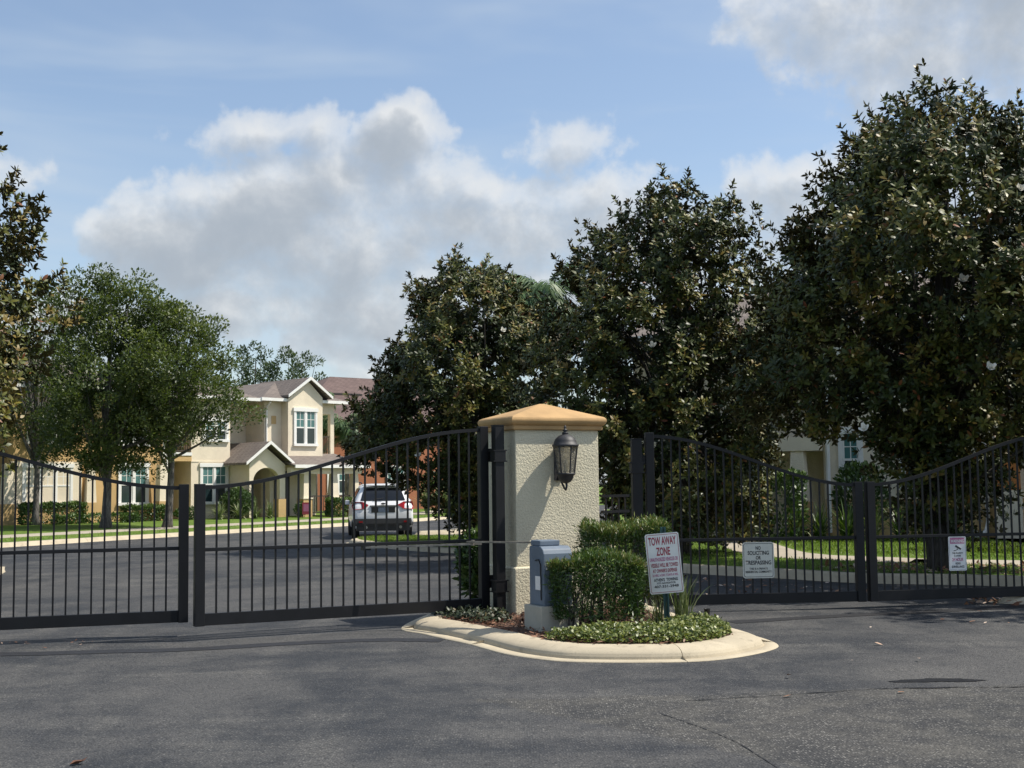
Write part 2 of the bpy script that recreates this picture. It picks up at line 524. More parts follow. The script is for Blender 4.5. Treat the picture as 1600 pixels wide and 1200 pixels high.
def inside(poly, x, y):
    poly = np.asarray(poly); c = np.zeros(len(x), bool); n = len(poly)
    for i in range(n):
        a, b = poly[i], poly[i - 1]
        if a[1] == b[1]: continue
        c ^= ((a[1] > y) != (b[1] > y)) & (x < (b[0] - a[0]) * (y - a[1]) / (b[1] - a[1]) + a[0])
    return c


# ------------------------------------------------------------------ leaf clouds
def norm(v): return v / np.maximum(np.linalg.norm(v, axis=1, keepdims=True), 1e-9)


def leaves_mesh(name, P, Dr, Nn, L, W, tone, droop=.15, simple_leaf=False):
    """P base, Dr direction, Nn leaf normal, L length, W width: six-point curved leaves (or four-point ones)"""
    n = len(P); Dr = norm(Dr); S = norm(np.cross(Dr, Nn)); Nn = np.cross(S, Dr)
    L = L[:, None]; W = W[:, None]
    if simple_leaf:
        V = np.stack([P, P + Dr * L * .5 + S * W * .5, P + Dr * L - Nn * L * droop, P + Dr * L * .5 - S * W * .5], 1).reshape(-1, 3)
        nv, loops, sizes = 4, np.array([0, 1, 2, 3]), [4]
    else:
        a = P + Dr * L * .33 + Nn * L * .03; b = P + Dr * L * .70 - Nn * L * droop * .35
        V = np.stack([P, a + S * W * .46, a - S * W * .46, b + S * W * .42, b - S * W * .42, P + Dr * L - Nn * L * droop], 1).reshape(-1, 3)
        nv, loops, sizes = 6, np.array([0, 1, 2, 1, 3, 4, 2, 3, 5, 4]), [3, 4, 3]
    me = bpy.data.meshes.new(name)
    me.vertices.add(len(V)); me.vertices.foreach_set('co', V.astype(np.float32).ravel())
    lp = (np.arange(n)[:, None] * nv + loops[None, :]).ravel()
    sz = np.tile(sizes, n); st = np.concatenate([[0], np.cumsum(sz)[:-1]])
    me.loops.add(len(lp)); me.loops.foreach_set('vertex_index', lp.astype(np.int32))
    me.polygons.add(len(sz)); me.polygons.foreach_set('loop_start', st.astype(np.int32))
    me.update(calc_edges=True)
    at = me.attributes.new('tone', 'FLOAT', 'FACE'); at.data.foreach_set('value', np.repeat(tone, len(sizes)).astype(np.float32))
    return me


def rnd_unit(R, n):
    v = R.normal(size=(n, 3)); return norm(v)


def rosettes(R, C, A, k, L, tone, spread=(.45, 1.35)):
    """whorls of k leaves round axis A at C"""
    n = len(C); A = norm(A)
    h = np.where(np.abs(A[:, 2:3]) < .9, np.array([[0, 0, 1.]]), np.array([[1., 0, 0]]))
    B1 = norm(np.cross(A, h)); B2 = np.cross(A, B1)
    ph = (np.arange(k)[None, :] * 2.4 + R.uniform(0, 6.28, (n, 1)) + R.normal(0, .2, (n, k)))
    th = np.linspace(spread[0], spread[1], k)[None, :] + R.normal(0, .15, (n, k))
    Rd = np.cos(ph)[..., None] * B1[:, None] + np.sin(ph)[..., None] * B2[:, None]
    D = np.cos(th)[..., None] * A[:, None] + np.sin(th)[..., None] * Rd
    N = np.sin(th)[..., None] * A[:, None] - np.cos(th)[..., None] * Rd + R.normal(0, .25, (n, k, 3))
    P = C[:, None] - A[:, None] * (th[..., None] * .05)
    Ls = L * R.uniform(.7, 1.2, (n, k)); T = np.clip(tone[:, None] + R.normal(0, .12, (n, k)), 0, 1)
    return P.reshape(-1, 3), D.reshape(-1, 3), N.reshape(-1, 3), Ls.ravel(), T.ravel()


def limb_tubes(R, base, r0, tips, up, n=7):
    m = MB()
    for t in tips:
        b = np.array(base); t = np.array(t); q = R.uniform(.15, .55)
        p1 = b + np.array([0, 0, up * q]); mid = (p1 + t) / 2 + R.normal(0, .12, 3) + np.array([0, 0, -.15])
        r = r0 * R.uniform(.28, .5)
        m.tube([p1, (p1 * 2 + mid) / 3, mid, (mid + t) / 2 + R.normal(0, .06, 3), t], [r, r * .85, r * .6, r * .4, r * .15], 6)
    return m


def crown_clusters(R, base, z0, z1, prof, ncl, lump=.20, inner=.25):
    """cluster centres filling a crown; prof = [(h, radius)] for h from 0 to 1"""
    hs = np.array([p[0] for p in prof]); rs = np.array([p[1] for p in prof])
    w = np.interp(np.linspace(0, 1, 200), hs, rs); cdf = np.cumsum(w); cdf /= cdf[-1]
    h = np.interp((np.arange(ncl) + R.uniform(0, 1, ncl)) / ncl, cdf, np.linspace(0, 1, 200)); a = np.arange(ncl) * 2.39996 + R.normal(0, .25, ncl)
    ph = R.uniform(0, 6.28, 6)
    lum = 1 + lump * (np.sin(2 * a + 5 * h + ph[0]) + .8 * np.sin(3 * a - 9 * h + ph[1]) + .7 * np.sin(5 * a + 14 * h + ph[2])) + R.normal(0, .05, ncl)
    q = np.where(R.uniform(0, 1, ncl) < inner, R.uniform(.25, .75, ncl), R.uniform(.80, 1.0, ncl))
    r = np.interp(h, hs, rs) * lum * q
    return np.stack([base[0] + r * np.cos(a), base[1] + r * np.sin(a), z0 + (z1 - z0) * h], 1), h, q


def magnolia(name, label, base, z0, z1, prof, ncl, seed, leaf=.17, trunk_r=.11, stems=1, flowers=(), tshift=0.0, per=29, lean=0.0):
    R = np.random.default_rng(seed)
    t = thing(name, label, 'tree', (base[0], base[1], base[2]), 0, 'magnolia trees by the gates')
    C, h, q = crown_clusters(R, (0, 0), z0 - base[2], z1 - base[2], prof, ncl)
    ax = np.stack([C[:, 0], C[:, 1], np.full(ncl, .9)], 1); ax = norm(ax)
    C[:, 0] += lean * np.clip(h * 2.5, .3, 1)
    cr = R.uniform(.28, .5, ncl)
    # rosettes spread over each cluster, mostly on its outer and upper side
    Pn = rnd_unit(R, ncl * per).reshape(ncl, per, 3) + ax[:, None] * .45
    Pn = norm(Pn.reshape(-1, 3)).reshape(ncl, per, 3)
    stretch = Pn * np.array([1., 1., .62]) + ax[:, None] * (Pn * ax[:, None]).sum(2, keepdims=True) * .45
    pc = (C[:, None] + stretch * cr[:, None, None] * 1.12 * R.uniform(.35, 1.05, (ncl, per, 1))).reshape(-1, 3)
    pa = norm(Pn * .6 + ax[:, None] * .6 + np.array([.10, 0, .45]) + R.normal(0, .25, (ncl, per, 3)).reshape(ncl, per, 3)).reshape(-1, 3)
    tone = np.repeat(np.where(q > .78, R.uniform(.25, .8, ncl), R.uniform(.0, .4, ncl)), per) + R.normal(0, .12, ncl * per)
    # leading shoots that break the outline
    k = int(ncl * .55); idx = R.permutation(np.nonzero(q > .78)[0])[:k]
    for j in range(4):
        d = norm(ax[idx] * np.array([1, 1, .8]) + np.array([0, 0, .55]) + R.normal(0, .12, (len(idx), 3)))
        pc = np.concatenate([pc, C[idx] + d * (cr[idx] + .03 + .085 * j)[:, None]])
        pa = np.concatenate([pa, d]); tone = np.concatenate([tone, R.uniform(.45, .98, len(idx))])
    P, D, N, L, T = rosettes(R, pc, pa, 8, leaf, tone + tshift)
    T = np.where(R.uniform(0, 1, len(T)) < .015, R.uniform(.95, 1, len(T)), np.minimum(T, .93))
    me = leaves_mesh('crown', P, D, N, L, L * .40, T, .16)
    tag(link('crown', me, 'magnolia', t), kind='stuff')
    H = z1 - base[2]
    m = MB()
    for s in range(stems):
        a = 2.1 * s + seed; dx, dy = (.0, .0) if stems == 1 else (.10 * math.cos(a), .10 * math.sin(a))
        m.tube([(dx * .6, dy * .6, -.1), (dx, dy, .35), (dx * 2.4, dy * 2.4, H * .3), (dx * 3.4 + .05, dy * 3.4, H * .6), (dx * 4, dy * 4, H * .92)],
               [trunk_r * 1.35, trunk_r, trunk_r * .8, trunk_r * .5, trunk_r * .12], 9)
    m.build('trunk', 'darkbark', t, True)
    tips = C[R.permutation(ncl)[:40]]
    limb_tubes(R, (0, 0, .3), trunk_r, tips, H * .75).build('limbs', 'darkbark', t, True)
    fl = [Vector(f) - Vector(base) for f in flowers]
    for p in fl:
        f = MB(); ax0 = Vector((p.x * .3, -.8, .55)).normalized(); s0 = ax0.cross(Vector((0, 0, 1))).normalized(); s1 = s0.cross(ax0)
        for i in range(8):
            a = i * .785 + (.4 if i % 2 else 0); tl = .10 if i % 2 else .075; op = .95 if i % 2 else .45
            rd = math.cos(a) * s0 + math.sin(a) * s1; d = rd * math.sin(op) + ax0 * math.cos(op); sd = d.cross(rd).normalized() if d.cross(rd).length > .01 else s0
            f.add([p, p + d * tl * .5 + sd * tl * .36, p + d * tl * .95 + sd * tl * .2 + ax0 * .015, p + d * tl * .95 - sd * tl * .2 + ax0 * .015, p + d * tl * .5 - sd * tl * .36], [(0, 1, 2, 3, 4)])
        f.build('flower', 'petal', t)
    return t


def oak(name, label, base, z0, z1, prof, ncl, seed, leaf=.12, trunk=None, mat='oak', per=130, cat='tree', group=None, trunk_r=.16, crmul=1.0, bark='bark', lump=.2):
    R = np.random.default_rng(seed)
    t = thing(name, label, cat, tuple(base), 0, group)
    C, h, q = crown_clusters(R, (0, 0), z0 - base[2], z1 - base[2], prof, ncl, lump, .3)
    cr = R.uniform(.4, .75, ncl) * crmul
    V = rnd_unit(R, ncl * per) * (R.uniform(.3, 1.0, (ncl * per, 1)) ** .6)
    V[:, 2] *= .75
    P = np.repeat(C, per, 0) + V * np.repeat(cr, per)[:, None]
    out = norm(V + .6 * norm(np.repeat(C, per, 0) * np.array([1, 1, .2])) + np.array([0, 0, .35]))
    D = norm(out + R.normal(0, .6, P.shape)); N = norm(out * .6 + np.array([0, 0, .7]) + R.normal(0, .5, P.shape))
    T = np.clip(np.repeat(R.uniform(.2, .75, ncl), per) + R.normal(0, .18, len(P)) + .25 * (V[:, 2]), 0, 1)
    L = leaf * R.uniform(.6, 1.3, len(P))
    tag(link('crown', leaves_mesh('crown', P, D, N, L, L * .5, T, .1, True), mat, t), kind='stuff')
    H = z1 - base[2]
    pts = trunk or [(0, 0, -.1), (.02, 0, .4), (.05, 0, H * .25), (0, .05, H * .55), (.1, 0, H * .9)]
    n = len(pts); rr = [trunk_r * 1.35] + [trunk_r * (1 - .82 * i / (n - 1)) for i in range(1, n)]
    MB().tube(pts, rr, 10).build('trunk', bark, t, True)
    limb_tubes(R, (0, 0, (z0 - base[2]) * .4), trunk_r, C[R.permutation(ncl)[:18]], H * .45).build('limbs', bark, t, True)
    return t


def leafy_box(name, label, cat, loc, rz, sx, sy, z0, z1, nleaf, L, mat, seed, ratio=.22, group=None, round_=.0, legs=0, dom=False):
    """clipped hedge or shrub: leaves through the outer shell of a soft box (or dome)"""
    R = np.random.default_rng(seed)
    t = thing(name, label, cat, loc, rz, group)
    U = R.uniform(-1, 1, (nleaf, 3))
    if dom:
        U = rnd_unit(R, nleaf); U *= (R.uniform(.45, 1.0, (nleaf, 1)) ** .5); Nn = norm(U.copy())
    else:
        # push to the faces of the box
        ax = R.choice([0, 1, 2, 2], nleaf); sg = np.sign(R.uniform(-1, 1, nleaf)); sg[ax == 2] = np.where(R.uniform(0, 1, (ax == 2).sum()) < .93, 1, -1)
        dep = 1 - np.abs(R.normal(0, .16, nleaf)); U[np.arange(nleaf), ax] = sg * dep
        Nn = np.zeros((nleaf, 3)); Nn[np.arange(nleaf), ax] = sg
        r = np.linalg.norm(U[:, :2], axis=1); k = np.where(r > 1.18, 1.18 / r, 1); U[:, :2] *= k[:, None]
    hs = np.array([sx / 2, sy / 2, (z1 - z0) / 2])
    ph = R.uniform(0, 6.28, 4)
    P = U * hs
    wob = .035 * np.sin(P[:, 0] * 7 + ph[0]) + .03 * np.sin(P[:, 1] * 8 + ph[1]) + .025 * np.sin(P[:, 2] * 9 + ph[2])
    P += Nn * (wob + R.normal(0, .018, nleaf))[:, None]
    P[:, 2] += (z0 + z1) / 2 - loc[2]
    D = norm(Nn * .7 + np.array([0, 0, .55]) + R.normal(0, .55, P.shape)); N = norm(Nn + np.array([0, 0, .5]) + R.normal(0, .5, P.shape))
    T = np.clip(.45 + .35 * (U[:, 2] > .8) + .15 * (np.sin(P[:, 0] * 5 + ph[3]) * np.sin(P[:, 2] * 6)) + R.normal(0, .17, nleaf), 0, 1)  # top leaves toned lighter: sunlight on the top put into the colour
    Ls = L * R.uniform(.6, 1.3, nleaf)
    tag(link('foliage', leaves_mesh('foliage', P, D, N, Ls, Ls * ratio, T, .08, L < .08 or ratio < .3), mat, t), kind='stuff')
    m = MB()
    for i in range(max(3, legs)):
        x, y = R.uniform(-.42, .42) * sx, R.uniform(-.42, .42) * sy; zt = (z1 - loc[2])
        m.tube([(x, y, -.08), (x + R.normal(0, .03), y + R.normal(0, .03), zt * .35), (x + R.normal(0, .08), y + R.normal(0, .06), zt * .8)], [.013, .010, .004], 5)
        m.tube([(x, y, zt * .15), (x + R.normal(0, .12), y + R.normal(0, .1), zt * .6)], [.008, .003], 4)
    m.build('stems', 'darkbark', t)
    return t


def spiky(name, label, loc, n, L, seed, mat='flax', spread=.6, w=.022, group=None):
    R = np.random.default_rng(seed); t = tag(None or bpy.data.objects.new(name, None), label, 'plant', group); COL.objects.link(t); t.location = loc
    V, F, T = [], [], []
    for i in range(n):
        a = R.uniform(0, 6.28); lean = abs(R.normal(0, spread)); l = L * R.uniform(.6, 1.15); ww = w * R.uniform(.7, 1.2)
        d = np.array([math.cos(a), math.sin(a), 0]); s = np.array([-d[1], d[0], 0]); b = R.normal(0, .04, 3) * np.array([1, 1, 0]); k0 = len(V)
        for j in range(5):
            u = j / 4; ang = lean * (.4 + .9 * u)
            p = b + d * l * u * math.sin(ang) + np.array([0, 0, l * u * math.cos(ang)]); wd = ww * (1 - u ** 2.2) + .001
            V += [p + s * wd * .5, p - s * wd * .5]
        for j in range(4): F.append((k0 + 2 * j, k0 + 2 * j + 1, k0 + 2 * j + 3, k0 + 2 * j + 2)); T.append(R.uniform(0, 1))
    me = bpy.data.meshes.new('leaves'); me.from_pydata([tuple(v) for v in V], [], F); me.update()
    at = me.attributes.new('tone', 'FLOAT', 'FACE'); at.data.foreach_set('value', np.array(T, np.float32))
    tag(link('leaves', me, mat, t), kind='stuff')
    return t


def palm(name, label, loc, h, nf, fl, seed, dry=0):
    R = np.random.default_rng(seed); t = thing(name, label, 'palm', loc, 0)
    MB().tube([(0, 0, -.1), (.02, 0, h * .4), (0, .03, h * .8), (0, 0, h)], [.16, .13, .12, .10], 10).build('trunk', 'bark', t, True)
    for mat, cnt, nm in (('palm', nf, 'crown'), ('drypalm', dry, 'dead_fronds')):
        if not cnt: continue
        P, D, N, L = [], [], [], []
        for i in range(cnt):
            a = R.uniform(0, 6.28); el = R.uniform(-.1, 1.35) if mat == 'palm' else R.uniform(-1.2, -.3); l = fl * R.uniform(.8, 1.15)
            d = np.array([math.cos(a), math.sin(a), 0]); s = np.array([-d[1], d[0], 0]); p = np.array([0, 0, h]); e = el
            for j in range(46):
                u = j / 45; e = el - 1.9 * u ** 1.6 * (1 if mat == 'palm' else .4); dr = d * math.cos(e) + np.array([0, 0, math.sin(e)])
                p = p + dr * l / 45; up = np.cross(s, dr)
                for sg in (-1, 1):
                    P.append(p); D.append(dr * .7 + s * sg * .75 + up * .15 - np.array([0, 0, .35]) + R.normal(0, .12, 3)); N.append(-up if up[2] < 0 else up); L.append(.42 * fl * (.35 + math.sin(min(1, u + .12) * 3.0) * .75) * R.uniform(.8, 1.1))
        L = np.maximum(np.array(L), .05)
        tag(link(nm, leaves_mesh(nm, np.array(P), np.array(D), np.array(N), L, np.full(len(L), .022 * fl), R.uniform(0, .92, len(L)), .25), mat, t), kind='stuff')
    return t


def blades(name, poly, n, hgt, seed, zf, mat='blade'):
    R = np.random.default_rng(seed); poly = np.asarray(poly)
    lo, hi = poly.min(0), poly.max(0)
    P = R.uniform(lo, hi, (n, 2)); P = P[inside(poly, P[:, 0], P[:, 1])]; n = len(P)
    P3 = np.column_stack([P, zf(P[:, 0], P[:, 1]) if callable(zf) else np.full(n, zf)])
    D = np.column_stack([R.normal(0, .35, n), R.normal(0, .35, n), np.ones(n)]); N = rnd_unit(R, n) * np.array([1, 1, .2])
    L = hgt * R.uniform(.5, 1.3, n)
    me = leaves_mesh(name, P3, D, N, L, L * .16 + .004, np.clip(R.normal(.5, .25, n), 0, 1), .2, True)
    return tag(link(name, me, mat), 'short green turf blades growing on the lawn', 'grass', kind='stuff')

# ================================================================== setting
structure(sheet('ground', [(-900, -300), (900, -300), (900, 1500), (-900, 1500)], -.06, 'grass'))
structure(sheet('road', [(-60, -40), (60, -40), (60, 95), (-60, 95)], 0.0, 'asphalt'))

KERB = [(0, .002), (.005, .008), (.135, .012), (.142, .006), (.150, .034), (.165, .058), (.20, .080), (.26, .098), (.33, .107), (.45, .112), (.46, .108), (.46, .02)]


def kerb_sections(name, line, prof, cuts, closed, side=1):
    """a cast kerb in sections with open joints"""
    base = strip(name, line, [(prof[0][0] + .01, .001), (prof[-1][0] - .02, .001)], 'tar', side, closed); structure(base)
    n = len(line); cuts = sorted(cuts)
    allp = [offset_line(line, side * d, closed) for d, z in prof]
    spans = [(cuts[i], cuts[i + 1]) for i in range(len(cuts) - 1)] + ([(cuts[-1], cuts[0] + n)] if closed else [])
    for a, b in spans:
        idx = [i % n for i in range(a, b + 1)]; vs, fs = [], []
        m = len(idx)
        for r, (d, z) in enumerate(prof):
            pts = [allp[r][i].copy() for i in idx]
            for e, nb in ((0, 1), (-1, -2)):                       # pull the ends back for the joint
                v = pts[nb] - pts[e]; pts[e] = pts[e] + v / np.linalg.norm(v) * .003
            vs += [(p[0], p[1], z) for p in pts]
        for r in range(len(prof) - 1):
            for j in range(m - 1): fs.append((r * m + j, r * m + j + 1, (r + 1) * m + j + 1, (r + 1) * m + j))
        k = len(prof)
        nb_ = len(vs); vs += [vs[r * m] for r in range(k)] + [vs[r * m + m - 1] for r in range(k)]
        fs.append(tuple(nb_ + r for r in range(k))); fs.append(tuple(nb_ + k + r for r in range(k))[::-1])
        me = bpy.data.meshes.new('kerb_section'); me.from_pydata(vs, [], fs); me.update()
        if sum(p.normal.z for p in me.polygons) < 0: me.flip_normals()
        for p in me.polygons: p.use_smooth = len(p.vertices) == 4 and p.normal.z > .75
        link('kerb_section', me, 'kerb', base)
    return base


# --- island between the two gates
isl = smooth_line([(-1.28, 14.51), (-1.0, 13.99), (-.7, 13.44), (-.45, 13.0), (-.11, 12.28), (.23, 11.85), (.54, 11.66), (1.11, 11.57), (1.63, 11.6), (2.01, 11.82),
                   (2.35, 12.19), (2.56, 12.6), (2.55, 13.1), (2.40, 13.8), (2.2, 14.6), (1.95, 15.6), (1.75, 17), (1.2, 18.6), (.5, 19.2), (-.2, 18.6), (-.8, 17.2), (-1.15, 15.7)], 5, True)
kerb_sections('island_kerb', isl, KERB, [0, 15, 39, 58, 74, 92], True)
bed = offset_line(isl, .44, True)
bedo = structure(sheet('planting_bed', bed, .10, 'mulch'))

# --- street lawn on the left with its kerb and walk
lk = smooth_line([(-24, 22), (-18.5, 29.0), (-14.45, 36.22), (-12.95, 39.45), (-11.3, 42.73), (-10.2, 45.0), (-8.42, 48.71), (-6.68, 52.17), (-4.33, 57.45), (-3.1, 61.2), (-1.6, 67), (-.8, 78)], 4)
kerb_sections('street_kerb', lk, [(0, .002), (.12, .01), (.18, .09), (.24, .12), (.42, .125), (.42, .02)], list(range(0, 45, 4)), False, 1)
structure(strip('verge', lk, [(.42, .12), (2.2, .165)], 'grass', 1))
wk = structure(strip('sidewalk', lk, [(2.2, .165), (2.2, .172), (3.5, .20), (3.5, .19)], 'walk', 1))
structure(strip('lawn', lk, [(3.5, .19), (6.0, .25), (40, .25)], 'grass', 1))
# --- grassy island with the small tree and SUV
med = smooth_line([(-4.75, 37.0), (-4.63, 35.96), (-4.1, 34.7), (-2.55, 31.7), (-1.12, 29.9), (-.2, 28.9), (.6, 29.2), (.7, 31), (.1, 35), (-1.2, 37.8), (-4.2, 38.1)], 4, True)
kerb_sections('median_kerb', med, [(0, .002), (.08, .012), (.12, .08), (.17, .11), (.35, .115), (.35, .02)], [0, 6, 14, 24, 34], True)
medin = offset_line(med, .33, True)
structure(sheet('median_lawn', medin, .108, 'grass'))
med2 = smooth_line([(-3.1, 41.9), (-1, 42.4), (2.2, 43.6), (2.4, 46.5), (-.8, 45.4), (-2.9, 43.3)], 4, True)
kerb_sections('crossing_kerb', med2, [(0, .002), (.1, .08), (.16, .11), (.8, .115), (.8, .02)], [0, 8, 16], True)
structure(sheet('crossing_lawn', offset_line(med2, .78, True), .105, 'grass'))
# --- lawn on the right
rk = smooth_line([(12, 15.6), (9.3, 17.6), (7.7, 18.9), (6.58, 19.6), (5.31, 20.18), (4.22, 21.47), (3.03, 22.75), (2.3, 24.4), (2.0, 27), (2.5, 34), (3.6, 46), (5, 72)], 5)
kerb_sections('lawn_kerb', rk, [(0, .002), (.03, .12), (.05, .15), (.18, .155), (.18, .02)], list(range(0, 56, 5)), False, -1)
structure(strip('grass_verge', rk, [(.18, .148), (2.6, .150)], 'grass', -1))
structure(strip('footpath', rk, [(2.6, .15), (2.6, .157), (3.9, .157), (3.9, .15)], 'walk', -1))
structure(strip('front_lawn', rk, [(3.9, .150), (6, .17), (45, .17)], 'grass', -1))
# --- verge on the left beside the outer gate leaf, small island at the right gate post
lv = smooth_line([(-10.35, 26.2), (-9.3, 22.6), (-8.1, 18.6), (-7.25, 14.5), (-7.1, 11.5), (-9, 10.4), (-28, 10), (-28, 20), (-20, 22.5), (-12, 27.2)], 4, True)
lv = lv[::-1]
kerb_sections('verge_kerb', lv, [(0, .002), (.12, .012), (.18, .08), (.24, .11), (.42, .115), (.42, .02)], [0, 9, 18, 27, 33], True, 1 if sum(lv[i - 1][0] * lv[i][1] - lv[i][0] * lv[i - 1][1] for i in range(len(lv))) > 0 else -1)
sgn = 1 if sum(lv[i - 1][0] * lv[i][1] - lv[i][0] * lv[i - 1][1] for i in range(len(lv))) > 0 else -1
structure(sheet('gate_verge', offset_line(lv, .4 * sgn, True), .108, 'grass'))
ri = smooth_line([(6.15, 16.75), (6.5, 16.42), (7.4, 16.3), (9.5, 15.6), (12, 13), (13, 14.2), (10.2, 16.6), (8.0, 17.6), (6.7, 17.3)], 4, True)
kerb_sections('post_kerb', ri, [(0, .002), (.1, .015), (.16, .07), (.22, .095), (.38, .10), (.38, .02)], [0, 10, 20, 28], True)
structure(sheet('post_bed', offset_line(ri, .36, True), .094, 'mulch'))

# --- marks on the pavement
rs = random.Random(4)


def ribbon(name, pts, w, z, mat, jit=.02, per=6):
    l = smooth_line(pts, per); a = offset_line(l, w / 2); b = offset_line(l, -w / 2)
    m = MB(); vs = []
    for i in range(len(l)):
        k = min(1, i / 3, (len(l) - 1 - i) / 3) if jit < 0 else 1
        vs += [(a[i][0], a[i][1] + rs.uniform(-abs(jit), abs(jit)), z), (b[i][0], b[i][1] + rs.uniform(-abs(jit), abs(jit)), z)]
    fs = [(2 * i, 2 * i + 1, 2 * i + 3, 2 * i + 2) for i in range(len(l) - 1)]
    me = bpy.data.meshes.new(name); me.from_pydata(vs, [], fs); me.update()
    if me.polygons[0].normal.z < 0: me.flip_normals()
    return structure(link(name, me, mat))


ribbon('tar_seam', [(-9, 12.55), (-6.5, 12.62), (-5.06, 12.70), (-4.1, 12.80), (-3.22, 12.93), (-2.5, 13.22), (-1.9, 13.42), (-1.3, 13.50), (-.75, 13.40)], .27, .004, 'tar')
ribbon('tar_seam', [(2.45, 14.78), (3.1, 15.05), (4.04, 15.40), (4.76, 15.62), (5.6, 15.9), (6.39, 16.22), (7.0, 16.3)], .27, .004, 'tar')
ribbon('pavement_crack', [(1.0, 9.05), (1.12, 8.75), (1.25, 8.4), (1.36, 8.0), (1.42, 7.6), (1.5, 7.0)], .007, .004, 'tar', .014, 14)
ribbon('pavement_crack', [(1.25, 9.55), (1.9, 9.72), (2.6, 9.93), (3.1, 10.02), (3.7, 9.98), (4.4, 10.05)], .008, .004, 'stain', .014, 12)


def blot(name, cx, cy, rx, ry, z, mat, seed, rot=0.0):
    r = random.Random(seed); ph = [r.uniform(0, 6.28) for _ in range(4)]; pts = []
    for i in range(40):
        a = i * 2 * math.pi / 40; k = 1 + .24 * math.sin(2 * a + ph[0]) + .18 * math.sin(3 * a + ph[1]) + .08 * math.sin(7 * a + ph[2]) + .05 * math.sin(13 * a + ph[3])
        x, y = rx * k * math.cos(a), ry * k * math.sin(a)
        pts.append((cx + x * math.cos(rot) - y * math.sin(rot), cy + x * math.sin(rot) + y * math.cos(rot)))
    return structure(sheet(name, pts, z, mat))


blot('oil_stain', 3.36, 10.36, .29, .11, .004, 'stain', 3)
blot('oil_stain', 3.2, 10.0, .17, .03, .006, 'tar', 8)
# ================================================================== gates
GRP = 'black steel gate leaves'
unit = MB().box(-.5, .5, -.5, .5, 0, 1)
_um = bpy.data.meshes.new('picket'); _um.from_pydata(unit.v, [], unit.f); _um.update(); _um.materials.append(M['black'])


def gate_leaf(label, loc, rz, length, zb, n, high_right=True, lo=1.485, hi=2.125, mid=.80, rail=.13):
    """local x runs along the leaf, z from its underside"""
    t = thing('gate_leaf', label, 'gate', (loc[0], loc[1], zb), rz, GRP)
    sw = .105
    hgt = lambda u: lo + (hi - lo) * (1 - math.cos(math.pi * (u if high_right else 1 - u))) / 2
    for x, h in ((0, hgt(0)), (length - sw, hgt(1))):
        MB().box(x, x + sw, -.05, .05, 0, h + .012).build('stile', 'black', t, bevel=.006)
    MB().box(sw, length - sw, -.028, .028, .004, rail).build('bottom_rail', 'black', t, bevel=.004)
    MB().box(sw, length - sw, -.02, .02, mid - .019, mid + .019).build('mid_rail', 'black', t, bevel=.004)
    N = 30; r = []
    for i in range(N + 1):
        u = (sw + (length - 2 * sw) * i / N) / length; z = hgt(u) - .03; x = u * length
        r.append([(x, -.022, z - .02), (x, .022, z - .02), (x, .022, z + .02), (x, -.022, z + .02)])
    MB().rings(r).build('top_rail', 'black', t, bevel=0)
    for i in range(n):
        x = sw + (length - 2 * sw) * (i + 1) / (n + 1)
        o = bpy.data.objects.new('picket', _um); COL.objects.link(o); o.parent = t
        o.location = (x, 0, rail - .004); o.scale = (.019, .019, hgt(x / length) - .045 - rail)
    xs = length if high_right else 0.0
    for z in (.32, 1.80):
        sg = 1 if high_right else -1
        m = MB().box(min(xs, xs + sg * .075), max(xs, xs + sg * .075), -.02, .02, z - .055, z + .055)
        m.lathe([(.026, z - .075), (.026, z + .075)], xs + sg * .045, 0, 10)
        m.build('hinge', 'black', t)
    return t


aB = math.atan2(1.49, 3.05)
gate_leaf('black steel gate leaf beside the stucco pillar, joined to it by the operator arm', (-3.38, 13.63), aB, 3.42, .15, 24, True)
aA = math.atan2(.6, 1.8)
gate_leaf('black steel gate leaf facing the leaf with the operator arm, in front of the oaks', (-3.56 - 3.42 * math.cos(aA), 14.09 - 3.42 * math.sin(aA)), aA, 3.42, .15, 24, False)
aC = math.atan2(.0953, .995)
gate_leaf('black steel gate leaf carrying the no soliciting sign', (1.645, 15.94), aC, 2.76, .085, 22, False)
aD = math.atan2(.43, 2.13)
gate_leaf('black steel gate leaf carrying the video surveillance sign', (4.44, 16.2), aD, 2.80, .085, 22, True)


def gate_post(label, x, y, z0, z1, w, rz):
    t = thing('gate_post', label, 'post', (x, y, z0), rz, 'black square gate posts')
    MB().box(-w / 2, w / 2, -w / 2, w / 2, -.05, z1 - z0).build('shaft', 'black', t, bevel=.006)
    MB().box(-w / 2 - .004, w / 2 + .004, -w / 2 - .004, w / 2 + .004, z1 - z0 + .002, z1 - z0 + .012).build('post_cap', 'black', t)
    for z in (.26, z1 - z0 - .42):
        m = MB()
        for dz in (0, .125): m.box(-w / 2 - .03, w / 2 + .03, -w / 2 - .014, w / 2 + .014, z + dz, z + dz + .014)
        m.box(-w / 2 - .012, w / 2 + .012, -w / 2 - .010, w / 2 + .010, z + .014, z + .125)
        m.build('hinge_clamp', 'black', t)
    return t


gate_post('black gate post standing against the stucco pillar', -.175, 14.98, .1, 2.285, .115, aB)
gate_post('black gate post behind the clipped hedge, hinging the no soliciting gate', 1.535, 15.95, .1, 2.14, .125, aC)
gate_post('black gate post past the video surveillance gate', 7.30, 16.78, .09, 2.14, .125, aD)
gate_post('black gate post at the verge under the magnolia with yellowish leaves', -6.92, 12.95, .1, 2.28, .115, aA)

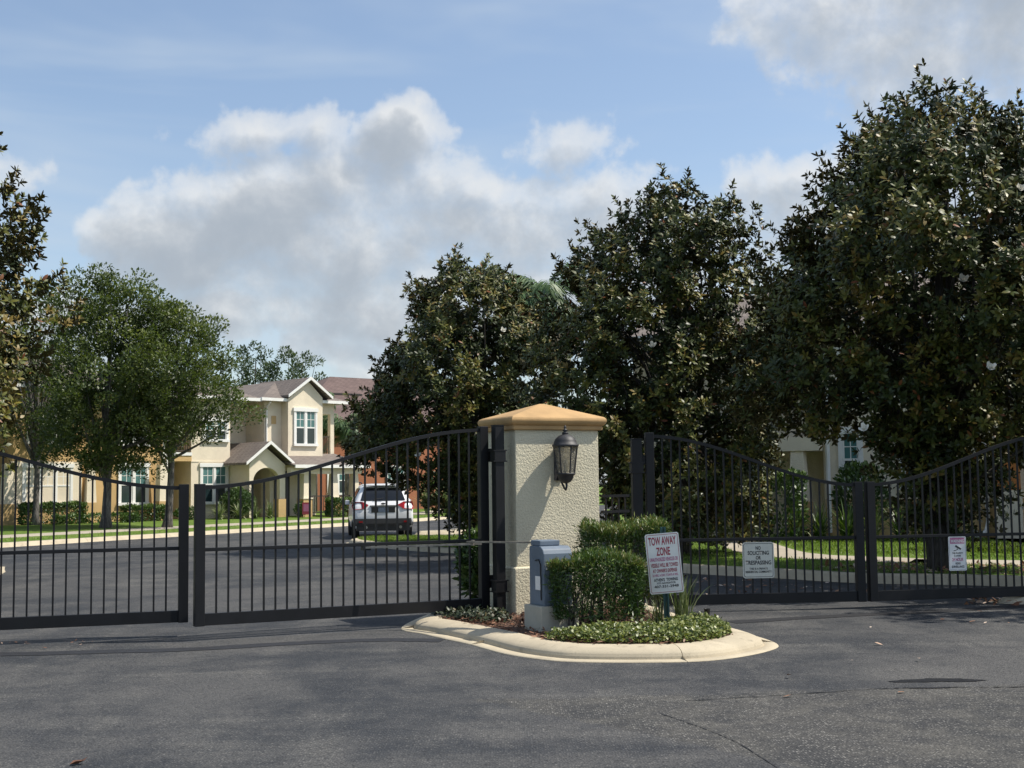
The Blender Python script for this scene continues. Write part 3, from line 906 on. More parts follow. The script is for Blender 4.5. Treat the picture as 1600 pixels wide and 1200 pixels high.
# short fence panel between the pillar and the post
fp = thing('fence_panel', 'short black picket fence panel between the stucco pillar and gate post', 'fence', (1.07, 15.56, .1), math.atan2(.37, .40))
for z in (.2, 1.14, 1.33): MB().box(0, .48, -.018, .018, z, z + .032).build('rail', 'black', fp)
for i in range(4):
    o = bpy.data.objects.new('picket', _um); COL.objects.link(o); o.parent = fp; o.location = (.07 + .115 * i, 0, .1); o.scale = (.018, .018, 1.23)

# ================================================================== pillar and what is on it
TH = rad(27)
PO = (.03, 15.0)
pl = thing('gate_pillar', 'cream stucco gate pillar with tan pyramid cap', 'pillar', (PO[0], PO[1], .1), TH)
PW, PD = 1.13, .78
MB().box(-.045, PW + .045, -.045, PD + .045, -.05, .515).build('plinth', 'pillar', pl, bevel=.012)
MB().rings([[(-e, -e, z), (PW + e, -e, z), (PW + e, PD + e, z), (-e, PD + e, z)] for e, z in ((.045, .516), (.04, .53), (.002, .545))]).build('plinth_slope', 'pillar', pl)
MB().box(0, PW, 0, PD, .54, 2.14).build('shaft', 'pillar', pl, bevel=.012)
capr = [[(-e, -e, z), (PW + e, -e, z), (PW + e, PD + e, z), (-e, PD + e, z)] for e, z in
        ((.0, 2.138), (.034, 2.141), (.040, 2.150), (.040, 2.182), (.034, 2.190), (.046, 2.196), (.056, 2.204), (.070, 2.222), (.078, 2.246), (.078, 2.262), (.072, 2.282), (.056, 2.298), (.03, 2.308))]
cx, cy = PW / 2, PD / 2
capr.append([(cx - .03, cy - .02, 2.475), (cx + .03, cy - .02, 2.475), (cx + .03, cy + .02, 2.475), (cx - .03, cy + .02, 2.475)])
MB().rings(capr).build('cap', 'cap', pl)


def on_pillar(x, y, z):
    return (PO[0] + x * math.cos(TH) - y * math.sin(TH), PO[1] + x * math.sin(TH) + y * math.cos(TH), z)


ln = thing('wall_lantern', 'black wall lantern with seeded glass on the pillar', 'lantern', on_pillar(.565, 0, 1.5), TH)
LY = -.19
MB().box(-.055, .055, -.022, -.001, .14, .52).build('back_plate', 'lamp', ln, bevel=.006)
dm = MB().lathe([(.152, .535), (.158, .545), (.158, .562), (.140, .568), (.132, .60), (.112, .635), (.080, .662), (.042, .678), (.030, .685)], 0, LY, 24).build('dome', 'lamp', ln, True)
MB().lathe([(.036, .684), (.040, .70), (.020, .712), (.026, .722), (.034, .730), (.016, .742), (.010, .752), (.017, .765), (.010, .778), (.003, .79)], 0, LY, 14).build('finial', 'lamp', dm, True)
MB().lathe([(.02, .105), (.06, .125), (.088, .165), (.095, .20), (.112, .208), (.116, .22), (.108, .228)], 0, LY, 24).build('base_cup', 'lamp', ln, True)
for i in range(6):
    a = math.pi / 6 + i * math.pi / 3; c, s = math.cos(a), math.sin(a)
    MB().tube([(.103 * c, LY + .103 * s, .222), (.141 * c, LY + .141 * s, .55)], .0085, 6).build('cage_bar', 'lamp', ln)
    b = a + math.pi / 3; g = MB(); q = []
    for r, z in ((.099, .232), (.136, .534)):
        q += [(r * math.cos(a), LY + r * math.sin(a), z), (r * math.cos(b), LY + r * math.sin(b), z)]
    k = .97
    g.add(q + [(x * k, LY + (y - LY) * k, z) for x, y, z in q], [(0, 1, 3, 2), (4, 6, 7, 5), (0, 4, 5, 1), (2, 3, 7, 6), (0, 2, 6, 4), (1, 5, 7, 3)])
    g.build('glass_pane', 'seeded', ln)
MB().lathe([(.012, .225), (.012, .33), (.016, .335), (.016, .36), (.004, .39)], 0, LY, 10).build('candle', 'bulb', ln, True)
for sx in (-.0,):
    MB().tube([(sx, -.01, .20), (sx, -.06, .16), (sx, -.105, .10), (sx, -.15, .05), (sx, -.185, .03), (sx, -.205, .055), (sx, -.20, .11)], [.014, .015, .014, .013, .012, .012, .014], 8).build('scroll_arm', 'lamp', ln, True)
MB().tube([(0, -.01, .47), (0, -.08, .50), (0, -.15, .548)], [.012, .011, .010], 8).build('stay', 'lamp', ln, True)

# gate operator on its pad
pad = tag(MB().box(0, .44, 0, .38, -.06, .255).build('concrete_pad', 'pad', bevel=.008), 'painted concrete pad carrying the blue grey gate operator', 'pad')
pad.location = (.27, 13.15, .1); pad.rotation_euler = (0, 0, TH)
op = thing('gate_operator', 'blue grey gate operator box with steel arm to the gate', 'gate operator', (.27, 13.15, .355), TH)
m = MB()
prof = [(.03, 0.0), (.03, .53), (.05, .575), (.10, .605), (.33, .605), (.345, .59), (.345, 0.0)]
m.rings([[(.05, y, z) for y, z in prof], [(.385, y, z) for y, z in prof]])
hous = m.build('housing', 'opbox', op, bevel=.010)
MB().box(.06, .30, .13, .33, .606, .665).build('lid', 'opbox', op, bevel=.012)
MB().box(.10, .34, .022, .029, .08, .46).build('access_panel', 'opbox', hous, bevel=.004)
MB().box(.041, .049, .09, .20, .16, .30).build('data_label', 'signwhite', hous)
MB().tube([(.045, .20, .46), (.040, .12, .47), (.040, .08, .42), (.040, .075, .06)], .006, 6).build('cable', 'black', hous)
inv = Matrix.Translation(op.location) @ Matrix.Rotation(TH, 4, 'Z'); inv = inv.inverted()
tol = lambda p: tuple(inv @ Vector(p))


def bar(a, b, w, h):
    a, b = Vector(tol(a)), Vector(tol(b)); d = (b - a).normalized(); s = d.cross(Vector((0, 0, 1))).normalized() * w / 2; u = Vector((0, 0, h / 2))
    return MB().rings([[tuple(p + s + u), tuple(p + s - u), tuple(p - s - u), tuple(p - s + u)] for p in (a, b)])


m = bar((.27, 13.50, .99), (-.52, 14.44, .965), .035, .018); m.build('drive_arm', 'steel', op)
bar((-.36, 14.40, .945), (-1.66, 14.43, .915), .03, .022).build('link_arm', 'steel', op)
q = tol((-.46, 14.40, .955)); MB().lathe([(.022, q[2] - .03), (.022, q[2] + .03)], q[0], q[1], 10).build('pivot', 'steel', op)
q = tol((-1.66, 14.45, .915)); MB().box(q[0] - .05, q[0] + .05, q[1] - .03, q[1] + .03, q[2] - .03, q[2] + .02).build('gate_bracket', 'black', op)

# ================================================================== signs


def text(parent, body, cx, cz, w, h, y, mat, name='lettering'):
    cu = bpy.data.curves.new(name, 'FONT'); cu.body = body; cu.align_x = 'LEFT'; cu.resolution_u = 3; cu.extrude = 0.0; cu.offset = .028
    to = bpy.data.objects.new(name, cu); COL.objects.link(to)
    dg = bpy.context.evaluated_depsgraph_get(); me = bpy.data.meshes.new_from_object(to.evaluated_get(dg))
    bpy.data.objects.remove(to)
    co = np.empty(len(me.vertices) * 3, np.float32); me.vertices.foreach_get('co', co); co = co.reshape(-1, 3)
    lo, hi = co.min(0), co.max(0); k = (hi - lo); k[k == 0] = 1
    p = np.zeros_like(co); p[:, 0] = (co[:, 0] - lo[0]) / k[0] * w - w / 2 + cx; p[:, 2] = (co[:, 1] - lo[1]) / k[1] * h - h / 2 + cz; p[:, 1] = y
    me.vertices.foreach_set('co', p.ravel()); me.update()
    if len(me.polygons) and me.polygons[0].normal.y > 0: me.flip_normals()
    return link(name, me, mat, parent)


def rrect(w, h, r, n=5):
    out = []
    for cx_, cy_, a0 in ((w / 2 - r, h / 2 - r, 0), (-w / 2 + r, h / 2 - r, 90), (-w / 2 + r, -h / 2 + r, 180), (w / 2 - r, -h / 2 + r, 270)):
        for i in range(n + 1):
            a = rad(a0 + 90 * i / n); out.append((cx_ + r * math.cos(a), cy_ + r * math.sin(a)))
    return out


def panel(parent, w, h, r, mat, border=None, bw=.006, inset=.014, y=0.0):
    p = rrect(w, h, r)
    MB().prism_y(p, y - .0015, y + .0015).build('sign_panel', mat, parent)
    if border:
        a = rrect(w - 2 * inset, h - 2 * inset, r * .7); b = rrect(w - 2 * inset - 2 * bw, h - 2 * inset - 2 * bw, r * .6); n = len(a)
        me = bpy.data.meshes.new('border'); me.from_pydata([(x, y - .0025, z) for x, z in a + b], [], [(i, (i + 1) % n, n + (i + 1) % n, n + i) for i in range(n)]); me.update()
        link('border', me, border, parent)


TY = -.0035
tw = thing('tow_sign', 'white tow away zone sign with red lettering on a green post', 'sign', (1.60, 13.58, .1), rad(-4))
tw.rotation_euler = (0, rad(-1.5), rad(-4))
m = MB()
m.add([(-.03, .008, -.1), (-.014, .006, -.1), (-.010, .03, -.1), (.010, .03, -.1), (.014, .006, -.1), (.03, .008, -.1), (.03, .012, -.1), (.018, .012, -.1), (.013, .036, -.1), (-.013, .036, -.1), (-.018, .012, -.1), (-.03, .012, -.1),
       ] + [], [])
pp = [(v[0], v[1]) for v in m.v]
MB().rings([[(x, y, -.1) for x, y in pp], [(x, y, 1.035) for x, y in pp]]).build('post', 'post', tw)
fcz, tilt = .655, rad(-3.0)
start = set(bpy.data.objects)
panel(tw, .355, .63, .022, 'signwhite', 'red', .005, .012)
for body, z, w, h, mt in (("TOW AWAY", .235, .29, .088, 'red'), ("ZONE", .125, .145, .088, 'red'), ("UNAUTHORIZED VEHICLES OR", .043, .295, .040, 'pink'), ("VESSELS WILL BE TOWED", -.018, .285, .042, 'red'),
                          ("AT OWNER'S EXPENSE", -.075, .255, .040, 'red'), ("24 HRS. A DAY 7 DAYS A WK.", -.122, .27, .026, 'pink'),
                          ("ATHEN'S  TOWING", -.170, .25, .034, 'ink'), ("7773 NAVIGATOR", -.206, .20, .020, 'ink'), ("407-331-2948", -.240, .255, .028, 'ink')):
    text(tw, body, 0, z, w, h, TY, mt)
for o in [o for o in bpy.data.objects if o not in start]:
    o.location = (-.003, 0, fcz); o.rotation_euler = (0, tilt, 0)


def gate_point(org, a, s, off, z): return (org[0] + s * math.cos(a) + off * math.sin(a), org[1] + s * math.sin(a) - off * math.cos(a), z)


ns = thing('gate_sign', 'grey no soliciting or trespassing sign hung on the gate bars', 'sign', gate_point((1.645, 15.94), aC, 1.395, .03, .625), aC)
panel(ns, .40, .445, .035, 'signgrey', 'ink', .006, .014)
for body, z, w, h in (("NO", .150, .065, .046), ("SOLICITING", .090, .27, .050), ("OR", .030, .065, .046), ("TRESPASSING", -.030, .325, .052), ("THIS IS A PRIVATE", -.105, .235, .026), ("RESIDENTIAL COMMUNITY", -.143, .330, .028)):
    text(ns, body, 0, z, w, h, TY, 'ink')
ws = thing('gate_sign', 'white video surveillance warning sign with faded red heading on the gate', 'sign', gate_point((4.44, 16.2), aD, 1.22, .03, .655), aD)
panel(ws, .245, .43, .016, 'signwhite', 'ink', .0025, .010)
MB().add([(x, TY + .0015, z) for x, z in ((-.1, .125), (.1, .125), (.1, .2), (-.1, .2))], [(0, 1, 2, 3)]).build('heading_band', 'pink', ws)
text(ws, "WARNING", 0, .158, .185, .042, TY - .001, 'signwhite')
for body, z, w, h, mt in (("THIS PROPERTY", .005, .150, .022, 'ink'), ("IS UNDER", -.028, .095, .020, 'ink'), ("24 HOUR", -.075, .155, .042, 'pink'), ("VIDEO", -.125, .075, .026, 'ink'), ("SURVEILLANCE", -.165, .175, .030, 'ink')):
    text(ws, body, 0, z, w, h, TY, mt)
cb = MB().add([(x, TY, z) for x, z in ((-.02, .110), (.055, .062), (.042, .045), (-.035, .088))], [(0, 1, 2, 3)])
cb.add([(x, TY, z) for x, z in ((-.005, .066), (.006, .060), (-.002, .045), (-.012, .05))], [(0, 1, 2, 3)])
cb.add([(x, TY, z) for x, z in ((-.055, .040), (-.012, .048), (-.012, .040), (-.055, .030))], [(0, 1, 2, 3)])
cb.build('camera_emblem', 'ink', ws)

# small landscape spotlight at the edge of the bed
sl = thing('landscape_spotlight', 'small black landscape spotlight at the edge of the ground cover', 'spotlight', (2.06, 13.86, .1))
MB().tube([(0, 0, -.05), (0, 0, .08)], .008, 6).build('stake', 'black', sl)
MB().lathe([(.022, .07), (.026, .08), (.034, .145), (.036, .15), (.030, .148), (.024, .12)], 0, 0, 12).build('housing', 'black', sl, True)

# ================================================================== island planting
leafy_box('clipped_hedge', 'low clipped podocarpus hedge in front of the pillar', 'hedge', (.83, 13.40, .1), .04, 1.00, .66, .22, .80, 15000, .062, 'podo', 5, .20, 'clipped island hedges', legs=14)
leafy_box('clipped_hedge', 'taller clipped podocarpus hedge behind the tow sign, its top coloured as if sunlit', 'hedge', (1.22, 14.22, .1), .06, .93, .62, .35, 1.14, 14000, .062, 'podo', 6, .20, 'clipped island hedges', legs=10)
leafy_box('island_shrub', 'dark glossy shrub behind the gate beside the stucco pillar', 'shrub', (-.42, 16.6, .1), .3, .62, .6, .14, 1.0, 2600, .11, 'bush', 9, .38, dom=True)
gc = [(.30, 12.62), (.46, 12.28), (.92, 12.06), (1.45, 12.04), (1.84, 12.24), (2.08, 12.66), (2.16, 13.15), (2.05, 13.75), (1.75, 13.7), (1.4, 13.05), (.75, 12.98)]


def ground_cover(name, label, poly, n, L, hgt, seed, mat):
    R = np.random.default_rng(seed); poly = np.array(smooth_line(poly, 4, True)); lo, hi = poly.min(0), poly.max(0)
    P = R.uniform(lo, hi, (n * 2, 2)); P = P[inside(poly, P[:, 0], P[:, 1])][:n]; n = len(P)
    d = np.min(np.linalg.norm(P[:, None] - poly[None], axis=2), axis=1)
    top = hgt * np.clip(d / .10, .25, 1) * (1 + .35 * np.sin(P[:, 0] * 9) * np.sin(P[:, 1] * 8 + 1))
    z = .10 + top * R.uniform(.15, 1.0, n) ** .6
    D = norm(np.column_stack([R.normal(0, 1, n), R.normal(0, 1, n), R.uniform(.1, .9, n)])); N = norm(np.column_stack([R.normal(0, .5, n), R.normal(0, .5, n) - .25, np.ones(n)]))
    Ls = L * R.uniform(.6, 1.3, n)
    me = leaves_mesh(name, np.column_stack([P, z]), D, N, Ls, Ls * .55, np.clip(R.normal(.5, .25, n), 0, 1), .12)
    return tag(link(name, me, mat), label, 'ground cover', kind='stuff')


ground_cover('ground_cover', 'bright green low ground cover round the tow sign post', gc, 9000, .040, .11, 31, 'jasmine')
ground_cover('ground_cover', 'trailing ground cover by the pillar, coloured dark for the shade under the gate', [(-1.02, 15.25), (-.76, 14.62), (-.36, 14.05), (-.05, 14.2), (-.1, 14.75), (-.45, 15.5), (-.8, 15.9)], 2200, .05, .08, 32, 'shadecover')
spiky('flax_plant', 'spiky flax plant with pale upright leaves behind the tow sign', (1.78, 13.75, .1), 46, .50, 41, 'flax', .33, .020)
spiky('flax_plant', 'short grassy clump between the tow sign post and hedge', (1.52, 13.68, .1), 40, .30, 42, 'flax', .5, .014)


def chips(name, label, cat, poly, n, L, seed, mat, z=.104, flat_=.35, ratio=.35):
    R = np.random.default_rng(seed); poly = np.asarray(poly); lo, hi = poly.min(0), poly.max(0)
    P = R.uniform(lo, hi, (n * 3, 2)); P = P[inside(poly, P[:, 0], P[:, 1])][:n]; n = len(P)
    D = np.column_stack([R.normal(0, 1, n), R.normal(0, 1, n), R.normal(0, flat_, n)]); N = np.column_stack([R.normal(0, flat_, n), R.normal(0, flat_, n), np.ones(n)])
    Ls = L * R.uniform(.4, 1.4, n)
    me = leaves_mesh(name, np.column_stack([P, z + R.uniform(0, .025, n)]), D, N, Ls, Ls * ratio, R.uniform(0, 1, n), .05)
    return tag(link(name, me, mat), label, cat, kind='stuff')


chips('bark_mulch', 'reddish brown bark mulch chips on the island bed', 'mulch', np.array(bed), 5200, .062, 51, 'chip')
chips('fallen_leaves', 'dry brown leaves gathered by the kerb under the surveillance gate', 'leaf litter', [(5.7, 16.5), (6.3, 16.3), (7.2, 16.4), (7.0, 16.9), (6.1, 17.0)], 130, .11, 52, 'litter', .02, .4, .5)
chips('fallen_leaves', 'scattered dry leaves and bits lying on the asphalt', 'leaf litter', [(-6, 12.9), (-4.2, 13.1), (-4.4, 13.8), (-6.4, 13.4)], 26, .05, 53, 'litter', .006, .15, .5)
chips('fallen_leaves', 'few dry leaves on the asphalt before the surveillance gate', 'leaf litter', [(3.0, 9.5), (6.5, 14.2), (6.4, 15.9), (4.6, 15.7), (1.5, 9.6)], 16, .06, 54, 'litter', .007, .2, .5)
chips('fallen_leaves', 'dry leaves on the shaded road inside the gates', 'leaf litter', [(2.2, 16.6), (5.2, 17.2), (5.2, 19.6), (2.6, 22.2)], 150, .08, 55, 'litter', .007, .25, .5)
chips('fallen_leaves', 'dry leaves and bark under the big magnolia', 'leaf litter', [(5.2, 20.5), (8.5, 19.2), (9, 21.3), (7, 22.2), (5.0, 21.9)], 700, .11, 56, 'litter', .155, .3, .45)
fl = thing('fallen_leaf', 'single curled brown leaf lying on the near asphalt', 'leaf', (-2.56, 7.62, .004), .6)
MB().add([(-.05, 0, .004), (-.02, .025, .02), (.03, .02, .018), (.055, 0, .035), (.03, -.02, .02), (-.02, -.028, .024), (0, 0, .002)], [(0, 6, 1), (1, 6, 2), (2, 6, 3), (3, 6, 4), (4, 6, 5), (5, 6, 0)]).build('blade', M['orange'], fl)
bpy.data.objects[fl.children[0].name].data.materials[0] = simple('dry_leaf', (.13, .055, .03), .8)

# ================================================================== trees
magnolia('magnolia_tree', 'magnolia on the grassy island beside the parked white SUV', (-1.04, 32.0, .11), .45, 7.0, [(0, .3), (.14, .7), (.22, 1.7), (.32, 2.6), (.5, 2.5), (.68, 2.0), (.85, 1.4), (.95, .9), (1, .4)], 340, 11, .13, .12, 2,
         [(-.2, 29.9, 5.2), (.6, 29.9, 3.4), (-1.9, 29.7, 4.4), (-2.2, 30.0, 2.3)])
magnolia('magnolia_tree', 'pointed dark magnolia standing between two others on the lawn', (3.45, 26.2, .15), .55, 7.5, [(0, 1.4), (.15, 1.85), (.3, 2.1), (.45, 2.15), (.62, 2.0), (.8, 1.55), (.92, 1.0), (1, .4)], 360, 12, .125, .12, 1,
         [(2.7, 24.3, 4.2), (4.6, 24.4, 5.4)], lean=-.15)
magnolia('magnolia_tree', 'tallest magnolia with white flowers behind the surveillance gate', (6.85, 20.7, .15), .75, 7.65, [(0, .45), (.12, .6), (.19, .95), (.25, 2.0), (.34, 2.7), (.45, 2.95), (.55, 2.9), (.70, 2.5), (.83, 1.9), (.93, 1.15), (1, .4)], 500, 13, .122, .13, 3,
         [(7.6, 18.3, 5.9), (7.35, 18.2, 5.75), (6.75, 18.0, 3.15), (8.0, 18.1, 3.5), (5.2, 18.9, 2.35), (6.4, 17.95, 4.4)], lean=.3)
magnolia('magnolia_tree', 'magnolia with yellowish leaves overhanging the gate in front of the oaks', (-11.45, 22.5, .11), 1.7, 9.6, [(0, 1.9), (.1, 2.6), (.25, 2.9), (.42, 2.85), (.5, 2.5), (.6, 2.05), (.8, 1.7), (1, .6)], 330, 14, .14, .15, 1,
         [(-9.2, 21.6, 5.6), (-9.1, 21.2, 4.2)], per=26, tshift=.2)
magnolia('magnolia_tree', 'magnolia shading the kerb beyond the surveillance gate', (11.2, 16.4, .1), 1.6, 8.0, [(0, 1.5), (.2, 2.2), (.5, 2.3), (.8, 1.5), (1, .4)], 120, 15, .17, .13, 1, per=18)
oak('oak_tree', 'broad live oak with a dark trunk in front of the tan townhouse', (-14.75, 46.5, .17), 2.3, 9.4, [(0, 1.4), (.15, 2.3), (.4, 2.35), (.7, 1.95), (.9, 1.5), (1, .8)], 215, 26, .135, [(0, 0, -.1), (.02, 0, .5), (.06, 0, 1.6), (-.1, .05, 3.2), (.05, 0, 5.5), (.1, 0, 8.4)], per=210, group='oaks on the street lawn', trunk_r=.20, lump=.30, crmul=.92)
oak('oak_tree', 'slimmer live oak with a pale grey trunk beside the balcony', (-12.62, 47.2, .2), 3.5, 8.4, [(0, 1.4), (.15, 2.1), (.45, 2.25), (.7, 1.8), (.9, 1.2), (1, .6)], 165, 28, .135, [(-.1, 0, -.1), (-.04, 0, .4), (.03, 0, 1.8), (.08, 0, 3.4), (.2, 0, 5.0), (.2, 0, 7.6)], per=210, group='oaks on the street lawn', trunk_r=.17, lump=.30, crmul=.92)
oak('oak_tree', 'live oak farthest back, half hidden behind the broad oak', (-18.6, 50.0, .25), 3.5, 9.6, [(0, 1.4), (.3, 2.1), (.7, 1.8), (1, .6)], 90, 23, .14, per=130, group='oaks on the street lawn')
oak('distant_tree', 'distant broadleaf tree behind the cream townhouse roof, with round spreading top', (-19.3, 112, 0), 6, 13.6, [(0, 1.2), (.35, 2.3), (.7, 2.6), (.9, 1.8), (1, .8)], 60, 24, .26, mat='fartree', per=110, group='distant trees', trunk_r=.25, crmul=1.15)
oak('distant_tree', 'distant broadleaf tree partly hidden by the oak crown', (-22.6, 112, 0), 6, 14.1, [(0, 1.2), (.4, 1.7), (.8, 1.4), (1, .7)], 45, 25, .26, mat='fartree', per=110, group='distant trees', trunk_r=.25, crmul=1.1)
palm('palm_tree', 'tall palm with dry hanging fronds rising behind the magnolias', (1.15, 44, .15), 7.9, 28, 2.3, 61, 16)
palm('palm_tree', 'feathery palm beside the rust coloured house', (-8.75, 67.5, .25), 4.0, 26, 2.1, 62)
palm('palm_tree', 'small palm top showing over the cream balcony roof', (-10.9, 70.5, .25), 6.0, 18, 1.5, 63)

# ================================================================== townhouses
FI = rad(46)
HO = (-14.28, 56.88)


def window(parent, x0, x1, z0, z1, y, cols=2, head=True, bars=True):
    w = MB(); tw_ = .11; p = y - .06
    w.box(x0 - tw_, x0, p, y + .01, z0, z1); w.box(x1, x1 + tw_, p, y + .01, z0, z1)
    w.box(x0 - tw_ - .04, x1 + tw_ + .04, p - .03, y + .01, z1, z1 + .17); w.box(x0 - tw_ - .03, x1 + tw_ + .03, p - .05, y + .01, z0 - .12, z0)
    cw = (x1 - x0) / cols
    for i in range(1, cols): w.box(x0 + cw * i - .05, x0 + cw * i + .05, p, y + .01, z0 + .001, z1 - .001)
    f = w.build('window', 'white', parent)
    for i in range(cols):
        a = x0 + cw * i + (.05 if i else 0); b = x0 + cw * (i + 1) - (.05 if i < cols - 1 else 0); zm = (z0 + z1) / 2
        for lo, hi, mt in ((z0, zm - .03, 'glassB'), (zm + .03, z1, 'glassA')):
            MB().box(a + .002, b - .002, y - .025, y + .005, lo, hi).build('pane', mt, f)
        s = MB().box(a + .002, b - .002, y - .045, y + .004, zm - .03, zm + .03)
        s.box(a + .002, a + .045, y - .04, y + .003, z0 + .001, z1 - .001); s.box(b - .045, b - .002, y - .04, y + .003, z0 + .001, z1 - .001)
        if bars:
            s.box((a + b) / 2 - .012, (a + b) / 2 + .012, y - .032, y, zm + .03, z1 - .001)
            s.box(a + .045, b - .045, y - .031, y + .001, (zm + z1) / 2 - .012, (zm + z1) / 2 + .012)
        s.build('sash', 'white', f)
    return f


def hip_roof(parent, x0, x1, y0, y1, z, pitch, mat, name='roof', fascia=True):
    w, d = x1 - x0, y1 - y0; h = min(w, d) / 2 * pitch; k = min(w, d) / 2
    rv = [(x0, y0, z), (x1, y0, z), (x1, y1, z), (x0, y1, z)]
    if w >= d: rv += [(x0 + k, y0 + k, z + h), (x1 - k, y0 + k, z + h)]; fs = [(0, 1, 5, 4), (1, 2, 5), (2, 3, 4, 5), (3, 0, 4)]
    else: rv += [(x0 + k, y0 + k, z + h), (x0 + k, y1 - k, z + h)]; fs = [(0, 1, 4), (1, 2, 5, 4), (2, 3, 5), (3, 0, 4, 5)]
    r = MB().add(rv, fs + [(3, 2, 1, 0)]).build(name, mat, parent)
    if fascia:
        m = MB(); m.box(x0 - .03, x1 + .03, y0 - .03, y0 + .05, z - .13, z + .01); m.box(x0 - .03, x1 + .03, y1 - .05, y1 + .03, z - .13, z + .01)
        m.box(x0 - .03, x0 + .05, y0 + .05, y1 - .05, z - .13, z + .01); m.box(x1 - .05, x1 + .03, y0 + .05, y1 - .05, z - .13, z + .01)
        m.build('fascia', 'white', r)
    return r


def gable_roof(parent, xc, half, z, apex, y0, y1, mat, th=.10, trim=True):
    """ridge runs in y; front edge at y0"""
    e = half
    m = MB().prism_y([(xc - e, z), (xc, apex), (xc + e, z), (xc + e, z - th), (xc, apex - th), (xc - e, z - th)], y0, y1)
    r = m.build('gable_roof', mat, parent)
    if trim:
        MB().prism_y([(xc - e - .02, z + .02), (xc, apex + .03), (xc + e + .02, z + .02), (xc + e + .02, z - .11), (xc, apex - .12), (xc - e - .02, z - .11)], y0 - .05, y0 - .003).build('bargeboard', 'white', r)
    return r


th1 = thing('townhouse', 'cream stucco townhouse with gabled front, arched entry and balcony', 'house', (HO[0], HO[1], .25), FI)
MB().box(0, 2.02, 0, 7, -.3, 5.45).build('wall', 'cream', th1)
MB().box(2.02, 3.88, 1.5, 7, -.3, 5.449).build('wall', 'cream', th1)
MB().box(3.88, 6.88, 0, 8, -.3, 5.5).build('wall', 'cream', th1)
MB().prism_y([(4.86, 2.66), (6.88, 2.66), (6.88, 5.62), (6.03, 6.38), (4.86, 5.5)], -.52, -.002).build('gable_bay', 'cream', th1)
MB().box(6.88, 7.98, 1.5, 8, -.3, 5.499).build('wall', 'cream', th1)
# balcony bay at the right: lintel, corner pier, floor, railing
MB().box(6.881, 7.98, 0.001, 1.499, 4.87, 5.498).build('lintel', 'cream', th1)
MB().box(7.76, 7.98, 0.002, .22, 2.6, 4.87).build('pier', 'cream', th1)
MB().box(6.882, 8.0, -.02, 1.499, 2.45, 2.75).build('balcony_floor', 'white', th1)
MB().box(7.05, 7.65, 1.46, 1.499, 2.76, 4.6).build('balcony_door', 'dark', th1)


def railing(parent, x0, x1, y, z0, z1, n, name='railing'):
    r = MB().box(x0, x1, y - .02, y + .02, z1 - .05, z1).box(x0, x1, y - .02, y + .02, z0 + .05, z0 + .09).build(name, 'rail', parent)
    for i in range(n):
        x = x0 + (x1 - x0) * (i + .5) / n
        MB().box(x - .012, x + .012, y - .012, y + .012, z0 + .09, z1 - .05).build('baluster', 'rail', r)


railing(th1, 6.885, 7.755, .08, 2.76, 3.80, 8)
# recessed bay at the left with balcony
MB().box(-1.35, -.001, 2.2, 7, -.3, 5.448).build('wall', 'cream', th1)
MB().box(-1.33, -.003, -.05, 2.199, 2.55, 2.92).build('balcony_floor', 'tan', th1)
MB().box(-1.34, -.002, -.08, .06, 2.80, 2.94).build('balcony_edge', 'white', th1)
railing(th1, -1.32, -.01, .0, 2.94, 3.95, 12)
MB().box(-1.3, -.45, 2.14, 2.199, 0, 2.3).build('door', 'door', th1)
MB().box(-1.2, -.3, 2.14, 2.199, 2.93, 5.0).build('balcony_door', 'dark', th1)
for x0, x1 in ((-.0, 2.02),):
    MB().box(x0 - .015, x1 + .015, -.02, .0, 2.52, 2.58).build('belt_course', 'cream', th1)
window(th1, .68, 1.80, 3.55, 4.36, 0); window(th1, .55, 1.80, .75, 2.30, 0)
window(th1, 5.28, 6.42, 3.40, 4.92, -.52)
MB().box(4.28, 4.54, -.025, .0, 4.32, 4.70).build('vent', 'tan', th1)
MB().tube([(3.98, -.36, 5.32), (3.98, -.1, 5.10), (3.98, -.05, 5.0), (3.98, -.05, 3.3)], .045, 8).build('downspout', 'white', th1)
MB().tube([(-1.25, -.06, 5.3), (-1.25, -.06, .1)], .045, 8).build('downspout', 'white', th1)
hip_roof(th1, 3.45, 8.5, -.45, 8.4, 5.5, .40, 'roof'); hip_roof(th1, -1.3, 3.44, -.4, 7.4, 5.46, .42, 'roof')
gable_roof(th1, 6.03, 1.28, 5.66, 6.56, -.72, 3.4, 'roof')
# arched entry porch
AY = -1.6; x0, x1, zc, ra, ax_ = 1.98, 3.92, 1.62, .72, 2.90
arc = [(ax_ + ra * math.cos(a), zc + .62 * math.sin(a)) for a in [math.pi * i / 14 for i in range(15)]]
out = [(x1, -.3), (x1, 2.38), (ax_, 3.12), (x0, 2.38), (x0, -.3)]
top = []
outer = [(x1, zc)] + [(x1, 2.38 - 0.0)] + []
vs, fs = [], []
for (xa, za) in arc:                      # band from the arch up to the gable line
    zt = 2.38 + (3.12 - 2.38) * (1 - abs(xa - ax_) / (x1 - ax_))
    vs += [(xa, AY, za), (xa, AY, zt), (xa, AY + .3, za), (xa, AY + .3, zt)]
for i in range(14):
    a, b = 4 * i, 4 * i + 4
    fs += [(a, b, b + 1, a + 1), (a + 2, a + 3, b + 3, b + 2), (a, a + 2, b + 2, b), (a + 1, b + 1, b + 3, a + 3)]
pw = MB().add(vs, fs)
zt = 2.38 + .74 * (1 - ra / (x1 - ax_))
for xa, xb, za, zb in ((x0, ax_ - ra, 2.38, zt), (ax_ + ra, x1, zt, 2.38)):
    pw.prism_y([(xa, -.3), (xb, -.3), (xb, zb), (xa, za)], AY, AY + .3)
pw.build('porch_front', 'cream', th1)
MB().box(x0, x0 + .22, AY + .301, -.001, -.3, 2.37).build('porch_side', 'cream', th1)
